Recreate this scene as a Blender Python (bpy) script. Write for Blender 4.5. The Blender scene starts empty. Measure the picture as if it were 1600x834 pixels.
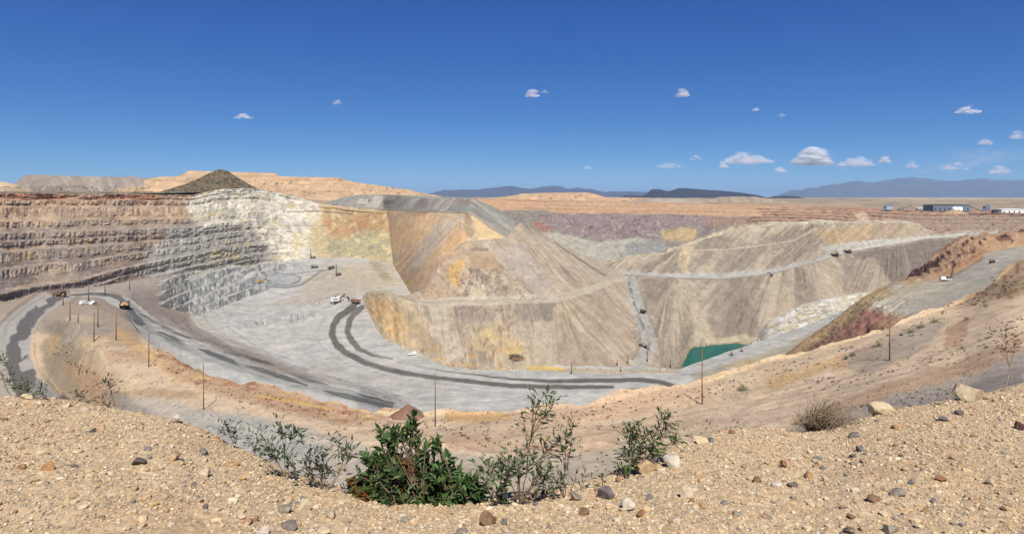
import bpy, bmesh, math, random
import numpy as np
from mathutils import Vector, Matrix, Euler

sc = bpy.context.scene
COL = sc.collection
rad = math.radians
F, CX, HY = 953.0, 800.0, 307.0        # focal length, principal column and horizon row of the photograph

# ------------------------------------------------------------------ camera, sky, sun, exposure
cam_d = bpy.data.cameras.new('camera'); cam = bpy.data.objects.new('camera', cam_d); COL.objects.link(cam)
cam.location = (0, 0, 0); cam.rotation_euler = (rad(90), 0, 0)
cam_d.sensor_width = 36.0; cam_d.lens = 36.0 * F / 1600.0
cam_d.shift_y = -(417.0 - HY) / 1600.0
cam_d.clip_start = 0.05; cam_d.clip_end = 200000
sc.camera = cam

SUN_EL, SUN_AZ = 52.0, 173.0           # elevation; azimuth of the sun clockwise from the view axis (+Y)
world = bpy.data.worlds.new('World'); sc.world = world; world.use_nodes = True
wn = world.node_tree.nodes; wl = world.node_tree.links
bg = wn['Background']; bg.inputs['Strength'].default_value = 0.060
sky = wn.new('ShaderNodeTexSky'); sky.sky_type = 'NISHITA'; sky.sun_disc = False
sky.sun_elevation = rad(SUN_EL); sky.sun_rotation = rad(SUN_AZ)
sky.altitude = 3000; sky.air_density = 0.7; sky.dust_density = 0.0; sky.ozone_density = 10.0
def _math(op, a, b):
    n = wn.new('ShaderNodeMath'); n.operation = op; wl.new(a, n.inputs[0]); n.inputs[1].default_value = b; return n.outputs[0]
_sep = wn.new('ShaderNodeSeparateColor'); _cmb = wn.new('ShaderNodeCombineColor'); wl.new(sky.outputs[0], _sep.inputs[0])
for _i, (_p, _k) in enumerate(((1.35, 1.15), (1.03, 0.84), (0.6, 0.75))):     # clear dry desert air: channel response of the sky
    wl.new(_math('MULTIPLY', _math('POWER', _math('MULTIPLY', _sep.outputs[_i], 0.1), _p), _k * 10), _cmb.inputs[_i])
wl.new(_cmb.outputs[0], bg.inputs[0])

sun_d = bpy.data.lights.new('sun', 'SUN'); sun = bpy.data.objects.new('sun', sun_d); COL.objects.link(sun)
sun_d.energy = 4.0; sun_d.angle = rad(0.53); sun_d.color = (1.0, 0.955, 0.88)
to_sun = Vector((math.sin(rad(SUN_AZ)) * math.cos(rad(SUN_EL)), math.cos(rad(SUN_AZ)) * math.cos(rad(SUN_EL)), math.sin(rad(SUN_EL))))
sun.rotation_euler = to_sun.to_track_quat('Z', 'Y').to_euler(); sun.location = (0, 0, 300)

vs = sc.view_settings
vs.view_transform = 'Standard'; vs.look = 'None'; vs.exposure = 0.80; vs.gamma = 1.0; vs.use_curve_mapping = False
sc.render.engine = 'CYCLES'
try:
    sc.cycles.max_bounces = 6; sc.cycles.diffuse_bounces = 2; sc.cycles.glossy_bounces = 2
    sc.cycles.transparent_max_bounces = 160; sc.cycles.volume_bounces = 0
    sc.cycles.use_adaptive_sampling = True; sc.cycles.adaptive_threshold = 0.02
    sc.cycles.use_denoising = True; sc.cycles.denoiser = 'OPENIMAGEDENOISE'; sc.cycles.denoising_input_passes = 'RGB_ALBEDO_NORMAL'; sc.cycles.denoising_prefilter = 'ACCURATE'
except Exception:
    pass

# ------------------------------------------------------------------ noise
def _hash(ix, iy, s):
    n = ix.astype(np.uint32) * np.uint32(374761393) + iy.astype(np.uint32) * np.uint32(668265263) + np.uint32((s * 1274126177 + 97) & 0xffffffff)
    n = (n ^ (n >> np.uint32(13))) * np.uint32(1274126177)
    n = (n ^ (n >> np.uint32(15))) * np.uint32(2246822519)
    n = n ^ (n >> np.uint32(16))
    return (n & np.uint32(0xffff)).astype(np.float32) / 65535.0

def vnoise(x, y, s=0):
    x = np.asarray(x, np.float64); y = np.asarray(y, np.float64)
    fx = np.floor(x); fy = np.floor(y); ix = fx.astype(np.int64); iy = fy.astype(np.int64)
    u = (x - fx); v = (y - fy); u = u * u * (3 - 2 * u); v = v * v * (3 - 2 * v)
    a = _hash(ix, iy, s); b = _hash(ix + 1, iy, s); c = _hash(ix, iy + 1, s); d = _hash(ix + 1, iy + 1, s)
    return ((a + (b - a) * u) * (1 - v) + (c + (d - c) * u) * v) * 2 - 1

def fbm(x, y, o=4, s=0, g=0.5):
    t = 0; a = 1.0; n = 0
    for i in range(o):
        t = t + a * vnoise(x, y, s + i * 17); n += a; a *= g; x = x * 2.03 + 11.3; y = y * 2.03 + 5.7
    return t / n

def ridged(x, y, o=3, s=0):
    t = 0; a = 1.0; n = 0
    for i in range(o):
        t = t + a * (1 - 2 * np.abs(vnoise(x, y, s + i * 13))); n += a; a *= 0.5; x = x * 2.1 + 3.1; y = y * 2.1 + 1.7
    return t / n

def sstep(a, b, x):
    t = np.clip((x - a) / (b - a), 0, 1); return t * t * (3 - 2 * t)

# ------------------------------------------------------------------ colours: looked-up picture colours turned into albedo
KA = 0.58
def lin(c):
    c = np.asarray(c, float) / 255.0
    return np.where(c <= 0.04045, c / 12.92, ((c + 0.055) / 1.055) ** 2.4)
def A(r, g, b, k=1.0): return lin((r, g, b)) * KA * k

# ------------------------------------------------------------------ materials
MATS = {}
def principled(name, col=None, rough=0.9, spec=0.25, metal=0.0):
    if name in MATS: return MATS[name]
    m = bpy.data.materials.new(name); m.use_nodes = True
    b = m.node_tree.nodes['Principled BSDF']
    if col is not None: b.inputs['Base Color'].default_value = (*[float(x) for x in col], 1)
    b.inputs['Roughness'].default_value = rough; b.inputs['Specular IOR Level'].default_value = spec
    b.inputs['Metallic'].default_value = metal
    MATS[name] = m; return m

def worn(name, col, rough=0.6, spec=0.3, metal=0.0, dirt=(0.32, 0.26, 0.2), amt=0.45, scale=1.5):
    """paint or metal with dust and wear in patches"""
    if name in MATS: return MATS[name]
    m = principled(name, col, rough, spec, metal); nt = m.node_tree; b = nt.nodes['Principled BSDF']
    tc = nt.nodes.new('ShaderNodeTexCoord'); nz = nt.nodes.new('ShaderNodeTexNoise'); nz.inputs['Scale'].default_value = scale; nz.inputs['Detail'].default_value = 6
    rp = nt.nodes.new('ShaderNodeValToRGB'); rp.color_ramp.elements[0].position = 0.42; rp.color_ramp.elements[1].position = 0.68
    rp.color_ramp.elements[1].color = (amt, amt, amt, 1)
    mx = nt.nodes.new('ShaderNodeMix'); mx.data_type = 'RGBA'
    mx.inputs[6].default_value = (*[float(x) for x in col], 1); mx.inputs[7].default_value = (*dirt, 1)
    nt.links.new(tc.outputs['Object'], nz.inputs['Vector']); nt.links.new(nz.outputs['Fac'], rp.inputs['Fac'])
    nt.links.new(rp.outputs['Color'], mx.inputs[0]); nt.links.new(mx.outputs[2], b.inputs['Base Color'])
    return m

def ground_mat(name, scale=0.25, amt=0.3, bump=0.5, bdist=1.0, scale2=None, rough=0.95):
    """earth: colour attribute x fine procedural grain, with bump"""
    if name in MATS: return MATS[name]
    m = principled(name, None, rough, 0.1); nt = m.node_tree; b = nt.nodes['Principled BSDF']
    at = nt.nodes.new('ShaderNodeAttribute'); at.attribute_name = 'Col'
    tc = nt.nodes.new('ShaderNodeTexCoord')
    nz = nt.nodes.new('ShaderNodeTexNoise'); nz.inputs['Scale'].default_value = scale; nz.inputs['Detail'].default_value = 8; nz.inputs['Roughness'].default_value = 0.65
    mr = nt.nodes.new('ShaderNodeMapRange'); mr.inputs[1].default_value = 0.3; mr.inputs[2].default_value = 0.7
    mr.inputs[3].default_value = 1 - amt; mr.inputs[4].default_value = 1 + amt
    mx = nt.nodes.new('ShaderNodeVectorMath'); mx.operation = 'SCALE'
    nt.links.new(tc.outputs['Object'], nz.inputs['Vector']); nt.links.new(nz.outputs['Fac'], mr.inputs[0])
    nt.links.new(at.outputs['Color'], mx.inputs[0]); nt.links.new(mr.outputs[0], mx.inputs['Scale'])
    nt.links.new(mx.outputs[0], b.inputs['Base Color'])
    if bump:
        n2 = nt.nodes.new('ShaderNodeTexNoise'); n2.inputs['Scale'].default_value = scale2 or scale * 2.5; n2.inputs['Detail'].default_value = 7; n2.inputs['Roughness'].default_value = 0.7
        bp = nt.nodes.new('ShaderNodeBump'); bp.inputs['Strength'].default_value = bump; bp.inputs['Distance'].default_value = bdist
        nt.links.new(tc.outputs['Object'], n2.inputs['Vector']); nt.links.new(n2.outputs['Fac'], bp.inputs['Height']); nt.links.new(bp.outputs[0], b.inputs['Normal'])
    MATS[name] = m; return m

def attr_mat(name, rough=0.8, spec=0.2, trans=0.0, scale=60, amt=0.25):
    """colour attribute x small noise (rocks, leaves)"""
    if name in MATS: return MATS[name]
    m = ground_mat(name, scale, amt, 0.25 if not trans else 0, 0.01, None, rough)
    b = m.node_tree.nodes['Principled BSDF']; b.inputs['Specular IOR Level'].default_value = spec
    return m

# ------------------------------------------------------------------ meshes
def mesh_obj(name, V, Fc, mat, col=None, smooth=False, parent=None, link=True):
    """V (n,3); Fc list of index arrays (m,k) or one (m,k) array; col (n,3) linear albedo"""
    me = bpy.data.meshes.new(name)
    V = np.asarray(V, np.float32)
    if isinstance(Fc, np.ndarray): Fc = [Fc]
    Fc = [np.asarray(f) for f in Fc if len(f)]
    nl = sum(f.size for f in Fc); npoly = sum(len(f) for f in Fc)
    me.vertices.add(len(V)); me.vertices.foreach_set('co', V.ravel())
    me.loops.add(nl); me.polygons.add(npoly)
    me.loops.foreach_set('vertex_index', np.concatenate([f.ravel() for f in Fc]).astype(np.int32))
    tot = np.concatenate([np.full(len(f), f.shape[1], np.int32) for f in Fc])
    st = np.concatenate([[0], np.cumsum(tot)[:-1]]).astype(np.int32)
    me.polygons.foreach_set('loop_start', st)
    me.polygons.foreach_set('use_smooth', np.full(npoly, smooth, bool))
    me.update(calc_edges=True)
    if col is not None:
        a = me.color_attributes.new('Col', 'FLOAT_COLOR', 'POINT')
        c4 = np.ones((len(V), 4), np.float32); c4[:, :3] = np.clip(col, 0.004, 0.9); a.data.foreach_set('color', c4.ravel())
    me.materials.append(mat)
    o = bpy.data.objects.new(name, me)
    if link: COL.objects.link(o)
    if parent is not None: o.parent = parent
    return o

def tag(o, label=None, cat=None, group=None, kind=None):
    if label: o['label'] = label
    if cat: o['category'] = cat
    if group: o['group'] = group
    if kind: o['kind'] = kind
    return o

# ------------------------------------------------------------------ terrain: column profiles of surveyed points
def gsm(a, sig):
    if sig <= 0: return a
    k = int(sig * 3); w = np.exp(-0.5 * (np.arange(-k, k + 1) / sig) ** 2); w /= w.sum()
    return np.convolve(np.pad(a, k, mode='edge'), w, mode='valid')

def bench_profile(u, n, hz=0.30, zb=0.05, ff=0.6):
    t = u * n; k = np.minimum(np.floor(t), n - 1); v = t - k
    face = v < ff
    h = np.where(face, v / ff * hz, hz + (v - ff) / (1 - ff) * (1 - hz))
    z = np.where(face, v / ff * (1 - zb), (1 - zb) + (v - ff) / (1 - ff) * zb)
    return (k + h) / n, (k + z) / n, np.where(face, v / ff, 0.0)

class Sheet: pass

def survey(rails, segs, x0, x1, step=1.3, sig=6):
    """rails: near to far, lists of (px,py,D). segs: one dict per gap {rows|auto, bench}. Returns grids (rows, cols)."""
    px = np.arange(x0, x1 + step, step)
    PY, DD = [], []
    for r in rails:
        r = sorted(r); xs = [p[0] for p in r]
        PY.append(gsm(np.interp(px, xs, [p[1] for p in r]), sig / step)); DD.append(np.exp(gsm(np.interp(px, xs, [math.log(p[2]) for p in r]), sig / step)))
    ZZ = [-(py - HY) / F * d for py, d in zip(PY, DD)]
    D, Z, T, FACE = [], [], [], []
    for i, sg in enumerate(segs):
        h = np.abs(PY[i + 1] - PY[i]).max()
        n = sg.get('rows') or int(max(6, h / sg.get('step', step)))
        u = np.linspace(0, 1, n, endpoint=(i == len(segs) - 1))[:, None]
        if 'bench' in sg:
            uu = np.repeat(u, len(px), 1)
            if sg.get('wob'): uu = np.clip(uu + sg['wob'] * fbm(px / 22.0, px * 0, 3, 5)[None, :] * np.sin(uu * math.pi), 0, 1)
            ww = sg['tilt'](px[None, :], uu) if 'tilt' in sg else uu
            if 'vary' in sg: ww = ww + sg['vary'] * np.sin(ww * 11.0 + 0.8) + 0.5 * sg['vary'] * np.sin(ww * 27.0)
            hf, zf, fc = bench_profile(ww, sg['bench'], sg.get('hz', 0.3), sg.get('zb', 0.05), sg.get('ff', 0.6))
            em = np.clip(u / 0.03, 0, 1) * np.clip((1 - u) / 0.03, 0, 1)
            if 'soft' in sg: em = em * sg['soft'](px)[None, :]
            hf = uu + (hf - ww) * em; zf = uu + (zf - ww) * em
        else:
            e = sg.get('ease', 1.0); zf = u ** e; hf = u; fc = np.zeros((n, 1))
        D.append(DD[i] + (DD[i + 1] - DD[i]) * hf); Z.append(ZZ[i] + (ZZ[i + 1] - ZZ[i]) * zf)
        T.append(np.repeat(i + u, len(px), 1)); FACE.append(fc * np.ones_like(D[-1]))
    s = Sheet(); s.D = np.vstack(D); s.Z = np.vstack(Z); s.T = np.vstack(T); s.face = sstep(0.36, 0.5, np.vstack(FACE))
    s.PX = np.repeat(px[None, :], len(s.D), 0); s.X = (s.PX - CX) / F * s.D
    return s

def refresh(s):
    s.X = (s.PX - CX) / F * s.D; s.py = HY - s.Z * F / s.D; s.px = s.PX

def finish(s, name, mat, col, road=None, road_mat=None, smooth=True, kind='structure'):
    nr, nc = s.D.shape
    V = np.stack([s.X, s.D, s.Z], -1).reshape(-1, 3)
    i = np.arange(nr * nc).reshape(nr, nc)
    Q = np.stack([i[:-1, :-1], i[:-1, 1:], i[1:, 1:], i[1:, :-1]], -1).reshape(-1, 4)
    c = col.reshape(-1, 3)
    objs = []
    if road is not None:
        m = road.reshape(-1)[Q].mean(1) > 0.5
        for q, nm in ((Q[~m], name), (Q[m], 'road')):
            if not len(q): continue
            used, inv = np.unique(q, return_inverse=True)
            o = mesh_obj(nm, V[used], inv.reshape(-1, 4), mat, c[used], smooth); tag(o, kind=kind); objs.append(o)
        return objs
    o = mesh_obj(name, V, Q, mat, c, smooth); tag(o, kind=kind)
    return [o]

# paint: geology drawn as regions on the surveyed surface (albedo, plus painted shade on the spur)
def sd_poly(x, y, pts):
    p = np.asarray(pts, float); d = np.full(x.shape, 1e9); ins = np.zeros(x.shape, bool)
    for k in range(len(p)):
        a = p[k]; b = p[(k + 1) % len(p)]; e = b - a
        wx = x - a[0]; wy = y - a[1]
        t = np.clip((wx * e[0] + wy * e[1]) / max(e @ e, 1e-9), 0, 1)
        d = np.minimum(d, (wx - t * e[0]) ** 2 + (wy - t * e[1]) ** 2)
        cnd = ((a[1] <= y) & (b[1] > y)) | ((b[1] <= y) & (a[1] > y))
        xi = a[0] + (y - a[1]) / (b[1] - a[1] + 1e-12) * e[0]
        ins ^= cnd & (x < xi)
    d = np.sqrt(d); return np.where(ins, -d, d)

def sd_line(x, y, pts):
    p = np.asarray(pts, float); best = np.full(x.shape, 1e9)
    for k in range(len(p) - 1):
        a = p[k]; b = p[k + 1]; e = b[:2] - a[:2]; wx = x - a[0]; wy = y - a[1]
        t = np.clip((wx * e[0] + wy * e[1]) / max(e @ e, 1e-9), 0, 1)
        d = np.sqrt((wx - t * e[0]) ** 2 + (wy - t * e[1]) ** 2) - (a[2] + t * (b[2] - a[2]))
        best = np.minimum(best, d)
    return best

class Paint:
    def __init__(s, sheet, base):
        s.x = sheet.px; s.y = sheet.py; s.c = np.ones(s.x.shape + (3,)) * np.asarray(base); s.sh = sheet
        s.w1 = fbm(s.x / 14, s.y / 7, 4, 31); s.w2 = fbm(s.x / 14, s.y / 7, 4, 77)
    def mix(s, c, m): s.c = s.c + (np.asarray(c) - s.c) * np.clip(m, 0, 1)[..., None]; return s
    def poly(s, pts, c, soft=3.0, warp=5.0, k=1.0, vis=None):
        d = sd_poly(s.x + s.w1 * warp, s.y + s.w2 * warp * 0.5, pts); m = k * (1 - sstep(-soft, soft, d))
        if vis is not None: m = m * vis
        return s.mix(c, m)
    def line(s, pts, c, soft=1.2, warp=1.0, k=1.0, vis=None):
        pts = [p if len(p) == 3 else (*p, 1.5) for p in pts]
        d = sd_line(s.x + s.w1 * warp, s.y + s.w2 * warp * 0.4, pts); m = k * (1 - sstep(-soft, soft, d))
        if vis is not None: m = m * vis
        return s.mix(c, m)
    def blotch(s, c, scx, scy, seed, lo, hi, k=1.0, mask=1.0, o=4):
        return s.mix(c, k * mask * sstep(lo, hi, fbm(s.x / scx, s.y / scy, o, seed)))
    def tone(s, n, amt): s.c = s.c * (1 + amt * n)[..., None]; return s

def fan(x, y, ax, ay, fr, seed, along=90.0, o=4):
    a = np.arctan2(x - ax, np.maximum(y - ay, 0.5)) if True else 0
    r = np.hypot(x - ax, y - ay)
    return fbm(a * fr, r / along, o, seed, 0.6)
def slant(x, y, k, wl, seed, along=60.0, o=4):
    return fbm((x - k * y) / wl, y / along, o, seed, 0.6)
# ================================================================== TERRAIN
M_far = ground_mat('earth_far', 0.02, 0.22, 0.35, 6.0)
M_mid = ground_mat('earth_mid', 0.09, 0.22, 0.5, 1.6)
M_near = ground_mat('earth_near', 0.5, 0.16, 0.3, 0.3)

def rough(s, amps, seed=0, fade=None):
    """relief in metres: list of (amplitude, wavelength)"""
    n = 0
    for k, (a, L) in enumerate(amps): n = n + a * fbm(s.X / L, (s.D * 0.7 + s.Z * 1.2) / L, 4, seed + 40 * k)
    if fade is not None: n = n * fade
    s.Z = s.Z + n

# ---- plain reaching the horizon
s = survey([[(-900, 300, 760), (0, 302, 900), (200, 303, 1040), (340, 300, 1230), (420, 305, 1420), (470, 318, 1480), (500, 324, 1520), (700, 324, 1600), (780, 318, 1900), (950, 321, 1900), (1050, 324, 1920), (1200, 327.5, 1920), (1440, 334, 1820), (2500, 336.5, 1840)],
            [(-900, 298, 1200), (0, 299, 1250), (250, 300, 1500), (400, 304, 1900), (780, 312.5, 2300), (1200, 317, 2700), (1500, 320, 2700), (2500, 321, 2700)],
            [(-900, 308, 9000), (2500, 311, 9000)], [(-900, 307.6, 70000), (2500, 307.6, 70000)]],
           [dict(rows=60), dict(rows=60, ease=0.6), dict(rows=30)], -900, 2500, 4, 12)
rough(s, [(3, 140), (1.5, 40)], 3, sstep(900, 1500, s.D)); refresh(s)
p = Paint(s, A(190, 168, 138))
p.blotch(A(165, 148, 122), 120, 3, 5, -0.1, 0.4, 0.8)
p.blotch(A(150, 138, 108), 40, 1.2, 8, 0.05, 0.4, 0.6)
p.poly([(-900, 280), (330, 280), (330, 304), (-900, 304)], A(150, 138, 112), 4, 6, 0.75)
p.blotch(A(112, 108, 78), 9, 1.6, 15, 0.05, 0.35, 0.8, mask=(s.px < 320))
p.blotch(A(205, 182, 145), 60, 1.5, 19, 0.2, 0.4, 0.8, mask=(s.px > 1000))
finish(s, 'ground', M_far, p.c)

# ---- far mountains
def ridge(name, prof, D, depth, base, col, relief, wl, seed, step=2.0, sig=2, kind='structure', mat=None, cols=None):
    x0, x1 = prof[0][0], prof[-1][0]
    top = [(x, y, D + depth) for x, y in prof]
    foot = [(x, base, D) for x, y in prof]
    mid = [(x, base + (y - base) * 0.45, D + depth * 0.5) for x, y in prof]
    back = [(x, base + 6, D + depth * 2.2) for x, y in prof]
    s = survey([foot, mid, top, back], [dict(rows=30), dict(rows=34), dict(rows=14)], x0, x1, step, sig)
    up = np.clip(s.Z - s.Z[0:1], 0, None); upn = up / (up.max() + 1e-6)
    n = ridged(s.X / wl, s.D / (wl * 1.4), 4, seed)
    s.Z = s.Z + relief * n * sstep(0.02, 0.35, upn) * (0.35 + 0.65 * (s.T < 1.97)) ; s.D = s.D + relief * 2.0 * fbm(s.X / wl * 1.3, s.Z / wl, 3, seed + 7)
    refresh(s)
    p = Paint(s, col)
    p.tone(n, 0.15)
    if cols: cols(p, s)
    return finish(s, name, mat or M_far, p.c, kind=kind)

ridge('mountains', [(1190, 312), (1215, 305), (1232, 298), (1240, 296), (1252, 299), (1262, 294), (1280, 293), (1285, 290), (1300, 290), (1322, 285), (1340, 283), (1352, 285), (1365, 286), (1378, 283), (1392, 281), (1405, 278.5), (1425, 277.5), (1450, 280), (1470, 282), (1490, 283), (1510, 281), (1530, 279.5), (1550, 281), (1580, 282.5), (1600, 281), (1640, 276), (1700, 284), (1800, 280), (1900, 300), (1960, 310)], 26000, 3500, 312, A(104, 98, 98), 90, 900, 21)
ridge('mountains', [(560, 312), (640, 308), (672, 302), (700, 298), (722, 296), (745, 297), (770, 293), (800, 290), (812, 293), (830, 295), (850, 292), (875, 291), (888, 295), (905, 294), (925, 296), (945, 300), (975, 299), (1005, 301), (1030, 305), (1080, 311)], 21000, 2600, 311, A(88, 82, 84), 70, 700, 33)
ridge('mountains', [(965, 312), (972, 307), (985, 304), (1002, 307), (1012, 302), (1018, 296), (1030, 295), (1042, 299), (1052, 297), (1060, 294), (1085, 295), (1110, 298), (1140, 299.5), (1165, 302), (1185, 305), (1200, 310)], 11000, 900, 312, A(56, 50, 50), 22, 260, 41)
ridge('hills', [(1185, 312), (1205, 308), (1225, 306), (1245, 307), (1258, 310), (1270, 313)], 9000, 500, 313, A(56, 50, 50), 8, 150, 47)

# ---- spoil heaps and hills on the rim plain
def streaky(colr, k=0.5, wl=10, seed=3):
    def f(p, s):
        p.mix(colr, k * sstep(0.0, 0.5, slant(s.px, s.py, 0.6, wl, seed, 30)))
        p.tone(fbm(s.px / 5, s.py / 3, 3, seed + 2), 0.12)
    return f
ridge('spoil_hill', [(10, 296), (25, 285), (38, 274), (60, 273), (100, 275), (150, 276), (198, 277), (205, 274.5), (215, 278), (240, 279), (280, 279), (285, 286), (300, 300)], 2600, 90, 301, A(158, 145, 130), 5, 60, 51, 1.5, 1.5, cols=streaky(A(185, 168, 148), 0.8, 9, 5))
ridge('spoil_hill', [(150, 304), (172, 298), (190, 293), (230, 291), (270, 292), (300, 294), (330, 300)], 1900, 60, 304, A(205, 178, 138), 3, 40, 52, 1.5, 2)
ridge('spoil_hill', [(-40, 296), (0, 283), (15, 286), (40, 293), (60, 299)], 1700, 60, 301, A(205, 180, 145), 2, 40, 53, 1.5, 2)
def tanhill(p, s):
    p.mix(A(190, 152, 120), 0.7 * sstep(0.0, 0.4, fbm(s.px / 60, s.py / 3.2, 3, 9))); p.mix(A(216, 190, 158), 0.5 * sstep(0.1, 0.4, fbm(s.px / 25, s.py / 5, 3, 29)))
    p.mix(A(95, 85, 60), 0.8 * sstep(0.42, 0.6, fbm(s.px / 3.5, s.py / 1.6, 2, 19)) * (s.py > 280))
ridge('spoil_hill', [(225, 282), (245, 277), (280, 275), (295, 267), (340, 268), (430, 271), (438, 276), (480, 277), (528, 278), (560, 286), (600, 291), (640, 297), (662, 302), (700, 309), (730, 318)], 1750, 170, 322, A(212, 178, 140), 4, 45, 54, 1.5, 1.5, cols=tanhill)
def scrubhill(p, s):
    p.mix(A(70, 70, 48), 0.85 * sstep(0.02, 0.3, fbm(s.px / 2.8, s.py / 1.8, 3, 12)))
    p.mix(A(150, 120, 88), 0.6 * sstep(0.2, 0.5, fbm(s.px / 8, s.py / 4, 3, 14)))
ridge('hills', [(215, 308), (245, 301), (270, 294), (300, 284), (325, 272), (338, 266), (346, 264.5), (356, 268), (372, 278), (390, 289), (402, 294), (420, 302), (440, 312)], 1400, 110, 314, A(122, 108, 86), 4, 30, 55, 1.2, 1.2, cols=scrubhill)
ridge('spoil_hill', [(735, 318), (760, 310), (800, 306), (812, 303), (855, 301), (920, 301), (932, 304), (945, 308), (1000, 309), (1035, 310), (1080, 313), (1120, 318)], 2500, 90, 320, A(212, 176, 138), 3, 40, 56, 1.5, 1.5, cols=tanhill)
ridge('spoil_hill', [(970, 318), (1000, 311), (1030, 309), (1060, 310), (1085, 314), (1100, 318)], 2350, 60, 320, A(178, 165, 145), 3, 40, 57, 1.5, 1.5)
ridge('spoil_hill', [(1085, 322), (1105, 314), (1120, 308), (1150, 307), (1185, 308), (1215, 314), (1240, 317), (1290, 323)], 2700, 90, 324, A(182, 164, 140), 4, 40, 58, 1.5, 1.5, cols=streaky(A(158, 140, 120), 0.7, 8, 7))
ridge('hills', [(1260, 318), (1290, 312), (1400, 309), (1470, 309), (1560, 310), (1620, 309), (1800, 312)], 6000, 400, 316, A(190, 172, 140), 6, 150, 59, 3, 4)
ridge('hills', [(1440, 320), (1480, 315), (1530, 313.5), (1600, 315), (1700, 318)], 3600, 120, 321, A(172, 152, 112), 3, 80, 60, 3, 4)

# ---- west and back pit wall, benched
top = [(-220, 296, 760), (0, 302, 860), (100, 303, 930), (200, 303, 1010), (250, 304, 1060), (300, 305, 1120), (340, 296, 1180), (400, 294, 1270), (450, 304, 1330), (500, 318, 1350), (560, 325, 1270), (610, 330, 1190), (670, 345, 1170)]
bot = [(-220, 480, 480), (0, 472, 560), (60, 458, 631), (130, 450, 690), (200, 440, 774), (300, 425, 904), (430, 409, 1085), (500, 403, 1120), (560, 402, 1060), (620, 410, 985), (670, 430, 930)]
c1 = [(x, y * 0.905 + yb * 0.095, 0) for (x, y, d), yb in zip(top, [0] * len(top))]
def blend(t):     # a rail at constant fraction between the wall's foot and its rim
    xs = np.arange(-220, 671, 20); o = []
    for x in xs:
        yt = np.interp(x, [q[0] for q in top], [q[1] for q in top]); dt = np.interp(x, [q[0] for q in top], [q[2] for q in top])
        yb = np.interp(x, [q[0] for q in bot], [q[1] for q in bot]); db = np.interp(x, [q[0] for q in bot], [q[2] for q in bot])
        zt = (HY - yt) / F * dt; zb = (HY - yb) / F * db
        d = db + (dt - db) * t; z = zb + (zt - zb) * t; o.append((x, HY - z * F / d, d))
    return o
hid = [(x, y + 2, d + 45) for x, y, d in top]; hid2 = [(x, HY + ((y - HY) / F * d + 6) * F / (d + 520), d + 520) for x, y, d in top]
s = survey([[(x, y + 12, d - 30) for x, y, d in bot], blend(0.0), blend(0.90), top, hid, hid2],
           [dict(rows=6), dict(bench=8, rows=300, wob=0.035, hz=0.34, ff=0.6, vary=0.028, soft=lambda x: 1 - 0.85 * sstep(380, 480, x), tilt=lambda x, u: u - 0.0012 * np.clip(x - 121, 0, 330) * np.clip(1 - u / 0.5, 0, 1)), dict(bench=1, rows=44, hz=0.5, ff=0.8), dict(rows=5), dict(rows=5)], -420, 670, 1.15, 6)
refresh(s)
wall = sstep(1.0, 1.05, s.T) * (1 - sstep(2.97, 3.0, s.T))
crag = ridged(s.px / 7.0, s.T * 6, 3, 3); crag2 = fbm(s.px / 2.6, s.py / 3, 3, 9); big = fbm(s.px / 45, s.T * 3, 3, 15)
lft = 1 - sstep(220, 345, s.px)
s.D = s.D - wall * (s.face * (3.0 * crag + 2.0 * crag2) * (1 - 0.8 * sstep(380, 470, s.px)) + 7 * big)
s.Z = s.Z + wall * (1 - s.face) * (0.9 * fbm(s.px / 9, s.py / 2, 3, 66))
# the cream rock face on the right is broken ground rather than clean benches
rgt = sstep(290, 420, s.px) * wall
s.D = s.D + rgt * 5 * fbm(s.px / 16, s.py / 12, 5, 21); s.Z = s.Z + rgt * 1.2 * fbm(s.px / 9, s.py / 6, 5, 22)
refresh(s)
p = Paint(s, A(172, 157, 139))
t = s.T; s.face = s.face * (1 - 0.8 * sstep(400, 480, s.px)) * np.clip(0.55 + 0.9 * fbm(s.px / 20, t * 9, 3, 44), 0, 1)
up = sstep(2.02, 2.3, t + 0.18 * fbm(s.px / 40, t * 2, 3, 4) + 0.0)
upz = sstep(1.60, 1.74, t + 0.05 * fbm(s.px / 30, t * 3, 3, 4))
p.mix(A(206, 178, 146), upz)
p.blotch(A(186, 150, 120), 30, 4, 7, -0.1, 0.4, 0.55, mask=upz)
p.mix(A(186, 168, 150), 0.85 * (1 - s.face) * (1 - upz)); p.mix(A(210, 182, 150), 0.6 * (1 - s.face) * upz)
p.blotch(A(128, 118, 116), 26, 7, 11, 0.0, 0.4, 0.6, mask=(1 - upz))
p.blotch(A(172, 140, 102), 18, 6, 12, 0.25, 0.5, 0.8, mask=(1 - upz))
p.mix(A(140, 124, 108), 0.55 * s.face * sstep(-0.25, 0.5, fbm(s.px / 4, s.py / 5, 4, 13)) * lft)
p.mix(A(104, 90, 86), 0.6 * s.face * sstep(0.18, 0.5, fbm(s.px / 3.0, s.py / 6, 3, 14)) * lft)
p.mix(A(124, 88, 70), 0.75 * s.face * upz * sstep(-0.1, 0.3, fbm(s.px / 6, s.py / 9, 3, 17)) * lft)
cap = sstep(2.05, 2.15, t) * (1 - sstep(2.93, 2.99, t)) * (1 - sstep(225, 270, s.px))
p.mix(A(182, 130, 98), 0.8 * cap)
p.mix(A(88, 50, 40), 0.95 * cap * sstep(-0.05, 0.25, fbm(s.px / 8, s.py / 30, 3, 18)) * sstep(2.3, 2.55, t))
p.mix(A(186, 178, 164), 0.8 * sstep(180, 330, s.px) * (1 - sstep(1.10, 1.30, t + 0.08 * fbm(s.px / 30, t * 5, 3, 45))))
p.blotch(A(150, 134, 118), 34, 10, 46, 0.05, 0.4, 0.5, mask=lft); p.blotch(A(196, 172, 146), 40, 9, 47, 0.1, 0.45, 0.5, mask=lft)
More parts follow.
